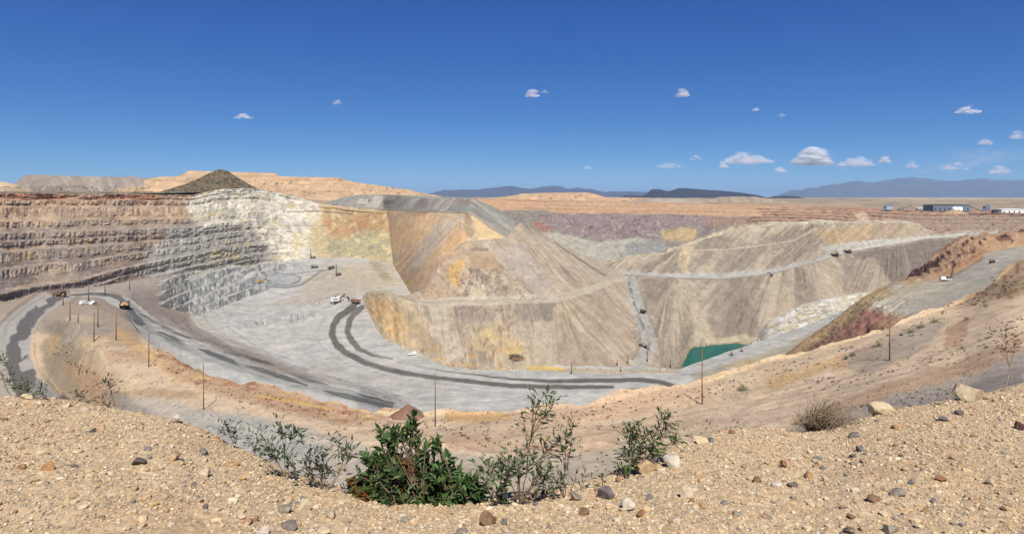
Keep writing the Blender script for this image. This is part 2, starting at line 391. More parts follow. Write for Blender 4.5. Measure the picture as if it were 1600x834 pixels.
# blue-grey lower middle, cream upper right, ochre back wall
p.poly([(265, 358), (330, 346), (400, 345), (440, 372), (500, 400), (430, 412), (300, 430), (230, 440), (225, 400)], A(192, 188, 174), 14, 16, 0.85)
p.poly([(282, 352), (330, 352), (352, 370), (340, 385), (280, 378)], A(170, 170, 160), 8, 8, 0.45)
p.poly([(292, 316), (305, 300), (340, 288), (400, 286), (455, 300), (500, 316), (512, 345), (490, 372), (505, 404), (440, 408), (400, 365), (378, 358), (352, 350), (325, 356), (302, 342)], A(232, 224, 202), 5, 9, 0.95)
rz = sstep(295, 330, s.px)
p.blotch(A(178, 176, 164), 11, 12, 23, 0.08, 0.4, 0.5, mask=rz * (s.px < 530))
p.blotch(A(215, 195, 140), 16, 8, 24, 0.1, 0.45, 0.6, mask=rz * (s.px < 560))
p.blotch(A(158, 158, 156), 9, 9, 25, 0.22, 0.4, 0.7, mask=rz * (s.px < 480) * (s.py > 340))
p.blotch(A(184, 166, 142), 6, 4, 26, 0.15, 0.4, 0.5, mask=rz * (s.px < 520))
p.blotch(A(240, 232, 212), 12, 9, 27, 0.12, 0.4, 0.8, mask=rz * (s.px < 500) * (s.py < 362))
p.poly([(508, 322), (620, 328), (680, 340), (680, 425), (612, 412), (490, 404), (478, 370)], A(206, 186, 144), 8, 12, 0.9)
p.poly([(505, 326), (612, 332), (612, 362), (560, 372), (510, 366)], A(196, 156, 112), 7, 10, 0.85)
p.poly([(508, 345), (528, 342), (530, 362), (512, 366)], A(192, 144, 104), 3, 6, 0.7)
p.poly([(545, 345), (575, 342), (575, 356), (550, 358)], A(184, 138, 102), 3, 6, 0.7)
p.poly([(560, 365), (600, 355), (612, 398), (540, 400), (500, 388)], A(172, 172, 138), 6, 9, 0.6)
bz = sstep(490, 520, s.px)
p.blotch(A(172, 158, 128), 12, 8, 28, 0.12, 0.4, 0.6, mask=bz)
p.blotch(A(220, 200, 150), 10, 8, 29, 0.15, 0.4, 0.8, mask=bz)
p.line([(448, 331, .8), (500, 330, .8), (550, 334, 0.8)], A(110, 104, 92), 1, 1, 0.9)
p.line([(440, 352, .6), (470, 353, .6), (520, 352, 0.6)], A(120, 118, 110), 1, 1, 0.7)
p.line([(120, 452, 1.0), (160, 442, 1.0), (190, 434, 1.0), (245, 420, .9), (300, 404, .8)], A(192, 178, 160), 0.8, .6, 0.9)
p.line([(10, 394, .7), (80, 383, .7), (120, 377, .7), (180, 370, .6)], A(205, 175, 145), 0.8, .6, 0.9)
p.mix(A(150, 138, 112), sstep(2.97, 3.02, t) * 0.9 * (1 - sstep(400, 440, s.px)))
p.blotch(A(100, 96, 68), 5, 1.5, 30, 0.0, 0.3, 0.8, mask=sstep(2.97, 3.02, t) * (1 - sstep(400, 440, s.px)))
p.tone(fbm(s.px / 3.0, s.py / 2.2, 4, 32), 0.24); p.tone(crag2 * s.face, 0.18)
finish(s, 'pit_wall', M_mid, p.c)

# ---- far purple wall and the tan strip above it
s = survey([[(740, 440, 1150), (960, 440, 1150), (1060, 420, 1200), (1200, 380, 1450), (1300, 370, 1500)],
            [(740, 372, 1380), (830, 372, 1400), (930, 377, 1450), (1000, 366, 1480), (1060, 357, 1500), (1120, 350, 1540), (1200, 346, 1600), (1300, 345, 1650)],
            [(740, 336, 1500), (800, 333, 1540), (845, 332, 1560), (930, 334, 1580), (1100, 337, 1600), (1160, 339, 1650), (1300, 338, 1700)],
            [(740, 311, 1700), (800, 313, 1730), (850, 315, 1760), (950, 316, 1780), (1100, 319, 1900), (1200, 322, 2020), (1300, 325, 2030)],
            [(740, 310.3, 2050), (950, 314.5, 2130), (1200, 319.8, 2370), (1300, 322.4, 2380)]],
           [dict(rows=60), dict(rows=60), dict(bench=3, rows=40, hz=0.5), dict(rows=4)], 740, 1300, 1.2, 5)
refresh(s)
s.D = s.D - sstep(0.1, 0.4, s.T) * (1 - sstep(2.85, 3, s.T)) * (14 * ridged(s.px / 26, s.py / 22, 4, 5) + 10 * fbm(s.px / 6, s.py / 7, 4, 6)) * np.where(s.T > 2.0, 0.4, 1.0)
s.Z = s.Z + (2.5 * fbm(s.px / 8, s.py / 5, 4, 8)) * (s.T < 2.9); refresh(s)
p = Paint(s, A(208, 170, 132))
p.blotch(A(188, 146, 112), 60, 1.6, 7, 0.0, 0.35, 0.7)
p.poly([(600, 330), (845, 328), (870, 333), (930, 334), (1100, 336), (1150, 339), (1330, 340), (1330, 460), (600, 460)], A(150, 142, 128), 2, 4)
p.poly([(842, 335), (930, 334), (1100, 338), (1120, 345), (1065, 356), (1010, 366), (935, 377), (895, 365), (860, 352)], A(154, 136, 131), 3, 8)
p.blotch(A(134, 111, 110), 14, 7, 9, 0.0, 0.4, 0.6, mask=(s.py < 372) * (s.py > 336) * (s.px < 1120))
p.blotch(A(166, 150, 144), 6, 3, 10, 0.25, 0.5, 0.5, mask=(s.py < 368) * (s.py > 338) * (s.px < 1120) * (s.px > 850))
p.poly([(832, 345), (850, 348), (868, 358), (850, 362), (836, 356)], A(170, 122, 104), 2, 4, 0.8)
p.poly([(1100, 338), (1190, 341), (1180, 352), (1110, 354)], A(170, 135, 112), 3, 6, 0.7)
p.poly([(1035, 362), (1065, 357), (1090, 356), (1085, 378), (1030, 378)], A(205, 178, 128), 4, 6, 0.9)
p.poly([(842, 362), (880, 366), (930, 378), (1000, 370), (1030, 378), (1050, 392), (960, 440), (900, 420)], A(192, 186, 168), 3, 7, 0.95)
p.poly([(980, 382), (1040, 372), (1050, 392), (1010, 402), (970, 400)], A(152, 152, 148), 4, 6, 0.7)
p.blotch(A(160, 150, 132), 9, 6, 12, 0.1, 0.4, 0.7, mask=(s.py > 372))
p.blotch(A(206, 196, 180), 4, 3, 13, 0.34, 0.55, 0.6, mask=(s.py > 340) * (s.py < 380))
p.tone(fbm(s.px / 3, s.py / 2, 4, 14), 0.22)
finish(s, 'pit_wall', M_mid, p.c)

# ---- far right benches
s = survey([[(1130, 375, 1600), (1300, 372, 1400), (1440, 388, 1250), (1900, 385, 1300)],
            [(1130, 350, 1720), (1165, 349, 1560), (1200, 347, 1500), (1300, 349, 1500), (1440, 371, 1360), (1600, 368, 1400), (1900, 366, 1400)],
            [(1130, 321, 2150), (1165, 321.6, 2040), (1200, 322.5, 2010), (1300, 325, 2010), (1440, 328.5, 1920), (1600, 331, 1920), (1900, 331, 1920)],
            [(1130, 318.9, 2400), (1200, 320.2, 2360), (1300, 322.3, 2360), (1440, 325.2, 2270), (1600, 327.3, 2270), (1900, 327.3, 2270)]],
           [dict(rows=8), dict(bench=6, rows=130, hz=0.38, wob=0.02), dict(rows=4)], 1130, 1900, 1.2, 5)
refresh(s)
wl_ = sstep(1.0, 1.04, s.T) * (1 - sstep(1.96, 2, s.T))
s.D = s.D - wl_ * (s.face * (9 * ridged(s.px / 9, s.T * 5, 3, 4) + 6 * fbm(s.px / 3, s.py / 2, 3, 5)) + 16 * fbm(s.px / 50, s.T * 3, 3, 6))
s.Z = s.Z + wl_ * 2.0 * fbm(s.px / 6, s.py / 2, 3, 7); refresh(s)
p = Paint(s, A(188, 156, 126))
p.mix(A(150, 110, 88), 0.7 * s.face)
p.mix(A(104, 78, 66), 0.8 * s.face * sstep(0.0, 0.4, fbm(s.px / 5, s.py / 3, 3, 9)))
p.blotch(A(192, 148, 120), 60, 4, 10, 0.05, 0.4, 0.6)
p.poly([(1400, 338), (1700, 336), (1700, 372), (1438, 373)], A(165, 148, 128), 5, 6, 0.6)
p.poly([(1335, 333), (1350, 331), (1362, 345), (1340, 346)], A(215, 190, 155), 2, 4, 0.9)
p.poly([(1375, 346), (1430, 344), (1440, 371), (1385, 372)], A(188, 156, 120), 2, 5, 0.9)
p.poly([(1408, 350), (1432, 346), (1436, 368), (1412, 362)], A(150, 116, 92), 2, 5, 0.8)
p.tone(fbm(s.px / 3, s.py / 1.6, 4, 14), 0.22)
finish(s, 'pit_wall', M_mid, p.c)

# ---- right-hand dumps
P_ = [(930, 420, 850), (960, 406, 860), (1000, 399, 880), (1030, 397, 870), (1060, 384, 860), (1100, 371, 868), (1150, 354, 890), (1200, 350, 910), (1260, 347, 960), (1330, 347, 1071), (1400, 347, 1150), (1430, 349, 1200), (1445, 358, 1195), (1458, 367, 1195), (1520, 363, 1275), (1560, 362, 1315)]
R_ = [(930, 436, 830), (980, 428, 827), (1050, 433, 803), (1130, 435, 794), (1200, 428, 805), (1265, 412, 900), (1330, 392, 1000), (1440, 373, 1150), (1520, 366, 1250), (1560, 365, 1290)]
R2_ = [(930, 433.5, 834), (980, 425, 832), (1050, 430.5, 808), (1130, 432.5, 799), (1200, 425.5, 811), (1265, 409.5, 907), (1330, 389.5, 1009), (1440, 370.5, 1160), (1520, 364, 1262), (1560, 363, 1300)]
B_ = [(930, 585, 505), (1000, 580, 515), (1020, 579, 530), (1040, 578, 560), (1062, 573, 590), (1072, 562, 640), (1080, 548, 690), (1100, 540, 700), (1130, 537, 705), (1150, 533, 716), (1165, 538, 700), (1185, 525, 725), (1200, 505, 735), (1250, 482, 770), (1330, 462, 850), (1400, 447, 900), (1440, 440, 950), (1500, 410, 1090), (1560, 380, 1200)]
N_ = [(x, y + 60, d - 40) for x, y, d in B_]
s = survey([N_, B_, R_, R2_, P_, [(x, y - 2.5, d + 90) for x, y, d in P_], [(x, y + 12, d + 200) for x, y, d in P_]],
           [dict(rows=10), dict(rows=120), dict(rows=5), dict(rows=75), dict(rows=20), dict(rows=8)], 930, 1560, 1.15, 6)
refresh(s)
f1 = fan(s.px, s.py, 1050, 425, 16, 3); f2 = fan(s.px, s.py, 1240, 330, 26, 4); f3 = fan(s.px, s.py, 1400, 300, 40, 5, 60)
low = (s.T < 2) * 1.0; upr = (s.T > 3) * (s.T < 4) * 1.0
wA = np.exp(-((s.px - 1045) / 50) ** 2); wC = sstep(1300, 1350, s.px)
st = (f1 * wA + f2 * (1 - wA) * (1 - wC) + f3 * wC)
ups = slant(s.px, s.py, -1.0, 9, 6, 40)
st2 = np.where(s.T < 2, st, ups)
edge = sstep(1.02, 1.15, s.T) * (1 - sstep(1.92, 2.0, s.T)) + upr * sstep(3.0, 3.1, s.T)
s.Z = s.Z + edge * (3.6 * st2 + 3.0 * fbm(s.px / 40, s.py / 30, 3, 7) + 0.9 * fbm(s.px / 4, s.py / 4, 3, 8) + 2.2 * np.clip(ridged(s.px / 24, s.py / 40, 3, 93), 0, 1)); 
s.Z = s.Z + (s.T > 4) * 3.5 * fbm(s.px / 12, s.py / 3, 4, 91)
bank = np.exp(-((s.px - 1115) / 55) ** 2) * np.exp(-((s.py - 541) / 9) ** 2) * (s.T < 2); s.Z = s.Z + bank * (3.0 * fbm(s.px / 9, s.py / 5, 4, 95) + 1.0) + 9 * np.exp(-(((s.px - 1097) / 7) ** 2 + ((s.py - 543) / 5) ** 2)) * (s.T < 2)
valley_x = np.interp(s.py, [425, 440, 470, 500, 520, 540, 560, 580], [983, 985, 992, 1002, 1012, 1016, 1006, 999])
refresh(s)
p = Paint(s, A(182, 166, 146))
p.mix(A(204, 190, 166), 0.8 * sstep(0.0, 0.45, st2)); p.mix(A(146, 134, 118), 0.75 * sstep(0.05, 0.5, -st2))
p.poly([(1120, 434), (1195, 430), (1180, 522), (1118, 535), (1105, 500)], A(158, 143, 128), 6, 6, 0.55)
p.poly([(1003, 435), (1055, 434), (1028, 475), (1010, 470)], A(150, 136, 122), 4, 4, 0.6)
p.poly([(1100, 372), (1260, 356), (1310, 372), (1195, 424), (1130, 432), (1090, 415)], A(150, 138, 122), 6, 10, 0.65)
p.poly([(1035, 398), (1070, 385), (1080, 432), (1000, 430), (1000, 420)], A(150, 138, 122), 4, 6, 0.6)
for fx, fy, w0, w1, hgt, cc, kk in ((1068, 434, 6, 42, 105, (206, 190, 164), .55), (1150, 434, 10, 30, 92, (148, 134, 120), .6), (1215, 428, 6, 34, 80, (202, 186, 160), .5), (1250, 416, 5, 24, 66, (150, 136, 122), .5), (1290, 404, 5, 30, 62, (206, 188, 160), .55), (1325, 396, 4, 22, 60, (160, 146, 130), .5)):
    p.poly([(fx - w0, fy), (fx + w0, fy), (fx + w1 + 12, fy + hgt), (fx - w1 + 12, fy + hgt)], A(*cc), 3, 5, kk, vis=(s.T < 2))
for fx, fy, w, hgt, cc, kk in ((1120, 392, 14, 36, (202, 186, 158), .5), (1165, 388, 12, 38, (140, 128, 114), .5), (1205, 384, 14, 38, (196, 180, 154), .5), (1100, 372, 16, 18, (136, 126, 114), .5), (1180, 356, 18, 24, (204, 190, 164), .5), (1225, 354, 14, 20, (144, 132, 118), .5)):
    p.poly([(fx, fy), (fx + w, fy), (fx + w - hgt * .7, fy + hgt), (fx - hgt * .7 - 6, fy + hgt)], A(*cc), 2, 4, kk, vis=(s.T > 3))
p.mix(A(196, 180, 152), upr * 0.65 * sstep(0.15, 0.5, ups))
p.poly([(1330, 396), (1440, 376), (1515, 369), (1480, 400), (1420, 440), (1400, 455), (1370, 420)], A(140, 128, 116), 4, 4, 0.9)
p.mix(A(182, 168, 148), 0.5 * sstep(0.25, 0.5, f3) * (s.T < 2) * sstep(1320, 1350, s.px))
p.poly([(1350, 405), (1365, 400), (1395, 445), (1380, 450)], A(188, 172, 148), 2, 2, 0.8)
p.poly([(1270, 362), (1360, 350), (1372, 370), (1300, 385)], A(205, 172, 126), 6, 6, 0.6)
p.poly([(1360, 349), (1440, 348), (1438, 369), (1380, 372)], A(190, 165, 135), 4, 5, 0.6)
p.poly([(1065, 385), (1085, 384), (1078, 405), (1074, 420), (1085, 433), (1068, 432), (1058, 410)], A(205, 188, 152), 1.5, 2, 0.9)
p.line([(1080, 391, 1.2), (1130, 390, 1.0), (1195, 383, 1.0), (1240, 376, 1.2), (1262, 364, 2.5), (1275, 357, 2)], A(200, 186, 160), 1, 1, 0.9)
p.mix(A(186, 182, 172), sstep(1.98, 2.0, s.T) * (1 - sstep(3.02, 3.1, s.T)) * 0.95)
p.line([(1050, 434.5, .5), (1130, 436, .5), (1200, 429, .5), (1330, 393.5, .5), (1400, 381, .5)], A(132, 124, 112), 0.6, .3, 0.7)
p.poly([(1283, 386), (1330, 378), (1440, 369), (1512, 364), (1512, 368), (1440, 374), (1335, 392), (1290, 392)], A(205, 200, 186), 1.2, 2, 0.9)
p.mix(A(206, 192, 162), (s.T > 3.97) * 0.9); p.blotch(A(150, 130, 105), 10, 1.2, 9, 0.15, 0.4, 0.7, mask=(s.T > 3.97))
p.blotch(A(228, 222, 204), 12, 1.5, 39, 0.1, 0.4, 0.8, mask=(s.T > 3.97))
# the haul road down the valley between the dumps
vd = np.abs(s.px - valley_x + 2.5 * s.sh if False else s.px - valley_x + 2.0 * fbm(s.py / 9, s.px * 0, 3, 71)); wv = np.interp(s.py, [428, 500, 545, 580], [10, 11, 13, 19])
vroad = (1 - sstep(wv - 1.5, wv + 1.5, vd)) * (s.py > 428) * (s.T < 2)
p.mix(A(190, 186, 174), vroad)
dark = np.abs(s.px - valley_x + np.interp(s.py, [430, 470, 520, 550, 580], [4, 3, 2, -1, 3]) + 1.5 * fbm(s.py / 7, s.px * 0, 3, 72)); p.mix(A(138, 136, 128), 0.85 * vroad * (1 - sstep(1.5, 3.4, dark)) * sstep(-0.3, 0.1, fbm(s.py / 10, s.px / 12, 3, 73) + 0.15))
p.mix(A(160, 150, 134), 0.5 * (1 - sstep(1, 3, np.abs(vd - wv - 2))) * (s.py > 430) * (s.T < 2) * (s.px > 975))
p.poly([(1055, 566), (1076, 534), (1170, 522), (1175, 540), (1095, 548), (1080, 560)], A(208, 194, 164), 2, 4, 0.8); p.mix(A(120, 112, 92), 0.7 * (1 - sstep(-170.2, -168.8, s.Z)) * (s.px > 1030) * (s.px < 1190))
p.c = p.c * (1 - 0.10 * (s.T < 2))[..., None]; p.tone(fbm(s.px / 3, s.py / 2.4, 4, 14), 0.15)
VALLEY_ROAD = vroad
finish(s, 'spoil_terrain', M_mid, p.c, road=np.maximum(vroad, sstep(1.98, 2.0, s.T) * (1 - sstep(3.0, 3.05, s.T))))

# ---- white benches above the ramp
s = survey([[(1168, 600, 540), (1420, 520, 660)], [(1168, 549, 640), (1200, 535, 640), (1250, 513, 690), (1300, 493, 745), (1350, 478, 790), (1420, 462, 850)],
            [(1168, 548, 644), (1185, 520, 730), (1200, 500, 742), (1250, 476, 780), (1300, 464, 820), (1350, 456, 860), (1420, 444, 910)], [(1168, 560, 700), (1200, 530, 820), (1420, 470, 990)]],
           [dict(rows=6), dict(bench=3, rows=60, hz=0.5), dict(rows=6)], 1168, 1420, 1.2, 3)
refresh(s); m_ = sstep(1.0, 1.1, s.T) * (1 - sstep(1.95, 2, s.T))
s.D = s.D - m_ * (5 * ridged(s.px / 8, s.py / 6, 3, 3) + 5 * fbm(s.px / 4, s.py / 3, 4, 4)); refresh(s)
p = Paint(s, A(216, 208, 190)); p.blotch(A(178, 168, 146), 8, 5, 5, 0.0, 0.4, 0.8); p.blotch(A(205, 190, 150), 12, 6, 6, 0.15, 0.4, 0.7); p.blotch(A(232, 230, 222), 12, 4, 7, 0.1, 0.4, 0.8)
p.mix(A(188, 186, 176), (s.T < 1.05)); p.tone(fbm(s.px / 2.5, s.py / 2, 4, 14), 0.2)
finish(s, 'pit_wall', M_mid, p.c)

# ---- grey block on top of the central dump
T_ = [(490, 326, 1420), (560, 325, 1340), (600, 327, 1260), (611, 327, 1130), (625, 328, 1040), (640, 328.5, 955), (652, 329, 905), (690, 330, 800), (720, 330.5, 750), (735, 331.5, 738), (760, 349, 735), (793, 371, 735), (812, 376, 750), (840, 378, 800)]
s = survey([[(x, y + 25, d + 15) for x, y, d in T_], [(x, y - 0.5, d + 6) for x, y, d in T_],
            [(490, 325, 1460), (520, 320, 1450), (545, 309, 1420), (565, 303.5, 1390), (600, 304, 1310), (625, 305, 1095), (660, 308, 940), (700, 309, 840), (737, 310, 780), (775, 330, 785), (806, 346, 790), (840, 376, 840)],
            [(490, 324.5, 1640), (540, 307, 1640), (565, 304, 1640), (620, 304.5, 1500), (680, 307, 1200), (737, 309, 1100), (775, 325, 1000), (806, 345, 900), (840, 378, 860)], [(490, 345, 1740), (840, 390, 1100)]],
           [dict(rows=6), dict(rows=50), dict(rows=14), dict(rows=4)], 490, 840, 1.1, 2)
refresh(s); sl = slant(s.px, s.py, np.where(s.px < 735, -0.9, 1.5), 9, 4, 40)
s.Z = s.Z + sstep(1, 1.1, s.T) * (1 - sstep(1.93, 2, s.T)) * 1.2 * sl; refresh(s)
p = Paint(s, A(164, 160, 150)); p.mix(A(142, 133, 125), 0.7 * sstep(0.0, 0.4, sl)); p.mix(A(188, 178, 162), 0.7 * sstep(0.15, 0.45, -sl))
p.poly([(532, 318), (560, 308), (585, 312), (640, 311), (628, 322), (545, 324)], A(166, 160, 150), 2, 3, 0.8)
p.poly([(560, 310), (575, 311), (574, 319), (556, 318)], A(205, 198, 182), 1, 2, 0.9); p.poly([(575, 312), (583, 312), (583, 318), (575, 318)], A(140, 122, 110), .8, 1, 0.8)
p.poly([(600, 313), (618, 313), (616, 319), (600, 319)], A(142, 122, 108), .8, 1, 0.8); p.poly([(715, 313), (735, 313), (735, 323), (712, 322)], A(154, 132, 114), 1.5, 2, 0.6)
p.poly([(638, 316), (670, 312), (668, 325), (630, 326)], A(148, 132, 122), 1.5, 2, 0.6)
p.poly([(566, 303), (690, 308), (690, 311), (566, 306)], A(178, 176, 158), 1, 1.5, 0.8); p.poly([(705, 322), (742, 321), (748, 331), (705, 331)], A(150, 152, 144), 1, 2, 0.8)
p.poly([(585, 306), (604, 306), (590, 324), (570, 324)], A(206, 200, 184), 1, 2, .8); p.poly([(648, 308), (658, 309), (640, 327), (628, 326)], A(196, 188, 172), 1, 2, .7); p.poly([(690, 310), (698, 310), (682, 328), (672, 327)], A(196, 186, 168), 1, 2, .7); p.line([(738, 312, 1.2), (775, 338, 1.6), (800, 362, 1.6)], A(190, 182, 166), 1, 1.5, .7)
p.mix(A(166, 166, 152), (s.T > 1.98) * 0.8); p.line([(600, 326.5, .5), (660, 329, .5), (735, 331.5, .6), (765, 352, .6), (793, 371, .6)], A(206, 192, 166), .7, .4, .8)
p.tone(fbm(s.px / 3, s.py / 2, 4, 15), 0.13)
finish(s, 'spoil_terrain', M_mid, p.c)

# ---- central dump: orange upper face
Mb = [(540, 440, 1150), (600, 440, 1120), (611, 448, 950), (625, 455, 860), (640, 468, 765), (652, 474, 715), (660, 478, 685), (690, 484, 632), (712, 482, 645), (733, 480, 668), (790, 476, 690), (840, 470, 725)]
s = survey([Mb, T_[1:-1] + [(840, 400, 760)], [(540, 325, 1380), (600, 326.5, 1290), (611, 326.5, 1160), (625, 327.5, 1070), (640, 328.2, 980), (652, 328.5, 930), (690, 329.5, 825), (735, 331, 760), (793, 371, 755), (840, 402, 800)], [(540, 360, 1600), (652, 360, 980), (840, 430, 860)]],
           [dict(rows=150), dict(rows=5), dict(rows=4)], 540, 840, 1.1, 7)
refresh(s); sl = slant(s.px, s.py, np.where(s.px < 720, -0.95, 0.9), 11, 8, 80) ; sl2 = slant(s.px, s.py, np.where(s.px < 720, -0.95, 0.9), 4, 18, 50)
s.Z = s.Z + sstep(0.02, .1, s.T) * (1 - sstep(0.95, 1, s.T)) * (3 * sl + 1.2 * sl2 + 2 * fbm(s.px / 30, s.py / 30, 3, 2)); refresh(s)
p = Paint(s, A(240, 206, 164))
p.mix(A(216, 198, 172), 0.8 * sstep(0.05, 0.4, sl)); p.mix(A(214, 176, 128), 0.8 * sstep(0.05, 0.4, -sl)); p.mix(A(208, 174, 140), 0.5 * sstep(0.1, 0.4, sl2))
p.poly([(604, 345), (690, 333), (670, 362), (625, 400), (608, 390)], A(248, 206, 158), 5, 8, 0.8)
p.poly([(640, 370), (668, 358), (665, 364), (640, 388)], A(240, 206, 146), 2, 4, 0.7)
p.poly([(672, 368), (712, 340), (724, 333), (700, 372), (640, 432), (625, 436)], A(204, 190, 172), 3, 4, 0.7)
p.poly([(722, 337), (735, 336), (745, 358), (738, 372), (728, 368)], A(165, 146, 124), 3, 3, 0.8)
p.poly([(745, 338), (790, 372), (750, 374), (736, 352)], A(220, 194, 146), 3, 4, 0.6)
p.poly([(695, 372), (728, 352), (735, 385), (700, 400)], A(208, 168, 124), 4, 5, 0.6)
p.poly([(620, 430), (690, 400), (720, 420), (715, 470), (650, 470)], A(202, 172, 140), 8, 8, 0.6)
p.poly([(695, 408), (705, 405), (700, 445), (694, 440)], A(205, 198, 184), 1.5, 3, 0.8); p.poly([(715, 408), (728, 404), (712, 440)], A(222, 184, 118), 1.5, 3, 0.8)
p.poly([(596, 400), (640, 440), (628, 465), (600, 440)], A(212, 180, 108), 6, 8, 0.7)
p.mix(A(160, 150, 135), (s.T > 0.98) * 0.8)
p.tone(fbm(s.px / 3, s.py / 2.4, 4, 15), 0.13)
finish(s, 'spoil_terrain', M_mid, p.c)

# ---- central dump: pale body, working bench and the lower faces
toe = [(545, 483, 778), (560, 486, 745), (575, 520, 620), (600, 549, 556), (640, 563, 523), (700, 573, 502), (800, 579, 492), (870, 579, 506), (930, 579, 508), (1000, 590, 505), (1030, 590, 505)]
Fr = [(545, 479, 782), (560, 467, 800), (575, 459, 745), (600, 456, 665), (630, 468, 612), (670, 476, 602), (700, 474, 600), (800, 473, 582), (870, 471, 568), (900, 462, 600), (930, 454, 640), (960, 440, 735), (985, 436, 800), (1000, 440, 810), (1030, 460, 815)]
Mm = [(545, 477, 790), (560, 465, 815), (575, 457, 765), (600, 453, 690), (630, 465, 635), (670, 471, 625), (700, 468, 620), (800, 467, 605), (870, 464, 592), (900, 456, 622), (930, 448, 662), (960, 436, 750), (985, 433, 815), (1000, 437, 822), (1030, 458, 830)]
K_ = [(545, 476, 800), (560, 464, 825), (575, 456, 780), (600, 452, 705), (630, 463, 650), (670, 450, 650), (690, 405, 672), (725, 377, 690), (795, 371, 705), (806, 352, 735), (814, 346, 750), (840, 360, 765), (860, 372, 775), (900, 393, 800), (965, 424, 845), (1000, 434, 860), (1030, 455, 870)]
hb = [(545, 490, 830), (575, 480, 830), (630, 500, 700), (690, 440, 720), (814, 380, 830), (900, 430, 870), (1030, 480, 920)]
s = survey([[(x, y + 16, d - 18) for x, y, d in toe], toe, Fr, Mm, K_, hb], [dict(rows=5), dict(rows=105, ease=0.9), dict(rows=10), dict(rows=115), dict(rows=8)], 545, 1030, 1.1, 4)
refresh(s)
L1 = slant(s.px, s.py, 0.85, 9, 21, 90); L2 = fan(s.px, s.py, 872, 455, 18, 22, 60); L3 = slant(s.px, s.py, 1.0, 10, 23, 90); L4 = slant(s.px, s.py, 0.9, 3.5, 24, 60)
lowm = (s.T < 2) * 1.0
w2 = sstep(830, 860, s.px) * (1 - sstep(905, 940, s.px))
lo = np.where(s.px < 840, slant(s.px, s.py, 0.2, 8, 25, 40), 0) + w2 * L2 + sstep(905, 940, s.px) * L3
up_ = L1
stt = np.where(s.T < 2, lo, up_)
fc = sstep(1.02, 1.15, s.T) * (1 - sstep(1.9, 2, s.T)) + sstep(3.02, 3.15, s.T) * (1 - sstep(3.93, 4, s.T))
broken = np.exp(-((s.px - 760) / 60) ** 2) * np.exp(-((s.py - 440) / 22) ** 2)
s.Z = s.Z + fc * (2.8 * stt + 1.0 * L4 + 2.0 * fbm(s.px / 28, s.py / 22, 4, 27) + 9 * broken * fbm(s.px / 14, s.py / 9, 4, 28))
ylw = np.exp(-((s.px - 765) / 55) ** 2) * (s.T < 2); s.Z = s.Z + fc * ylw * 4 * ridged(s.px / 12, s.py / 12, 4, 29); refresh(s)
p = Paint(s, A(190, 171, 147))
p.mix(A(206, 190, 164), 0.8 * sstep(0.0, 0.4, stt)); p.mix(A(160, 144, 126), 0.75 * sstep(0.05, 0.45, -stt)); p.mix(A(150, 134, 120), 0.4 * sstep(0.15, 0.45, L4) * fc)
# upper, pale flank
p.poly([(805, 355), (850, 368), (985, 430), (930, 445), (870, 410)], A(202, 186, 160), 6, 6, 0.6)
p.line([(866, 378, 1.0), (900, 402, 1.6), (945, 430, 1.8)], A(142, 130, 116), 1.2, 1.2, 0.85)
p.poly([(770, 388), (818, 380), (870, 450), (840, 462), (800, 430)], A(188, 174, 160), 4, 5, 0.7)
p.poly([(733, 387), (763, 388), (762, 393), (733, 392)], A(148, 132, 112), 1, 1.5, 0.9)
p.poly([(735, 395), (775, 396), (785, 425), (730, 420)], A(184, 156, 122), 4, 6, 0.7)
p.poly([(660, 400), (735, 378), (735, 440), (720, 462), (655, 468)], A(200, 172, 140), 6, 8, 0.7)
p.poly([(678, 412), (690, 405), (686, 445), (676, 440)], A(205, 198, 186), 2, 3, 0.5)
p.poly([(700, 418), (726, 404), (716, 442), (704, 444)], A(215, 172, 98), 2, 4, 0.7)
bm = np.exp(-((s.px - 750) / 55) ** 2) * (s.T > 3) * (s.py > 420)
p.mix(A(152, 134, 120), bm * sstep(-0.05, 0.3, fbm(s.px / 7, s.py / 6, 4, 28))); p.mix(A(208, 190, 164), bm * sstep(0.05, 0.3, fbm(s.px / 5, s.py / 7, 4, 33)))
# working bench and its track
bench_m = sstep(1.97, 2.0, s.T) * (1 - sstep(3.02, 3.06, s.T)) * (s.px > 650)
p.mix(A(206, 192, 168), bench_m)
p.line([(690, 478, 3), (735, 474, 3), (850, 470, 3), (900, 460, 3.5), (945, 442, 3.5), (985, 432, 3)], A(210, 194, 168), 1.5, 1, 0.9)
# lower faces
p.poly([(670, 478), (700, 476), (706, 520), (735, 560), (700, 565), (680, 520)], A(202, 188, 164), 3, 4, 0.8)
p.poly([(708, 478), (760, 478), (770, 502), (720, 506)], A(164, 148, 132), 3, 5, 0.8)
p.poly([(800, 474), (868, 472), (868, 500), (812, 502)], A(158, 146, 132), 2, 5, 0.7); p.poly([(842, 473), (868, 472), (862, 502), (848, 500)], A(140, 128, 118), 2, 4, 0.6)
p.poly([(868, 502), (873, 490), (912, 520), (965, 570), (960, 578), (876, 578), (870, 540)], A(166, 150, 132), 1.6, 2, 0.6)
p.poly([(868, 492), (900, 478), (918, 478), (890, 500)], A(166, 148, 122), 3, 5, 0.6)
p.poly([(806, 503), (866, 502), (872, 577), (810, 577)], A(192, 178, 156), 2, 3, 0.6)
p.poly([(740, 510), (790, 505), (815, 540), (824, 568), (790, 562), (760, 552), (730, 536)], A(198, 178, 142), 4, 7, 0.7)
p.poly([(745, 516), (768, 512), (780, 530), (770, 536)], A(216, 192, 142), 2, 5, 0.8); p.poly([(732, 532), (760, 545), (745, 548)], A(214, 190, 140), 2, 4, 0.7); p.poly([(790, 532), (815, 528), (820, 558), (800, 556)], A(210, 184, 136), 2, 5, 0.7)
p.poly([(796, 552), (815, 555), (822, 562), (806, 566), (795, 562)], A(58, 56, 44), 1, 5, 0.85)
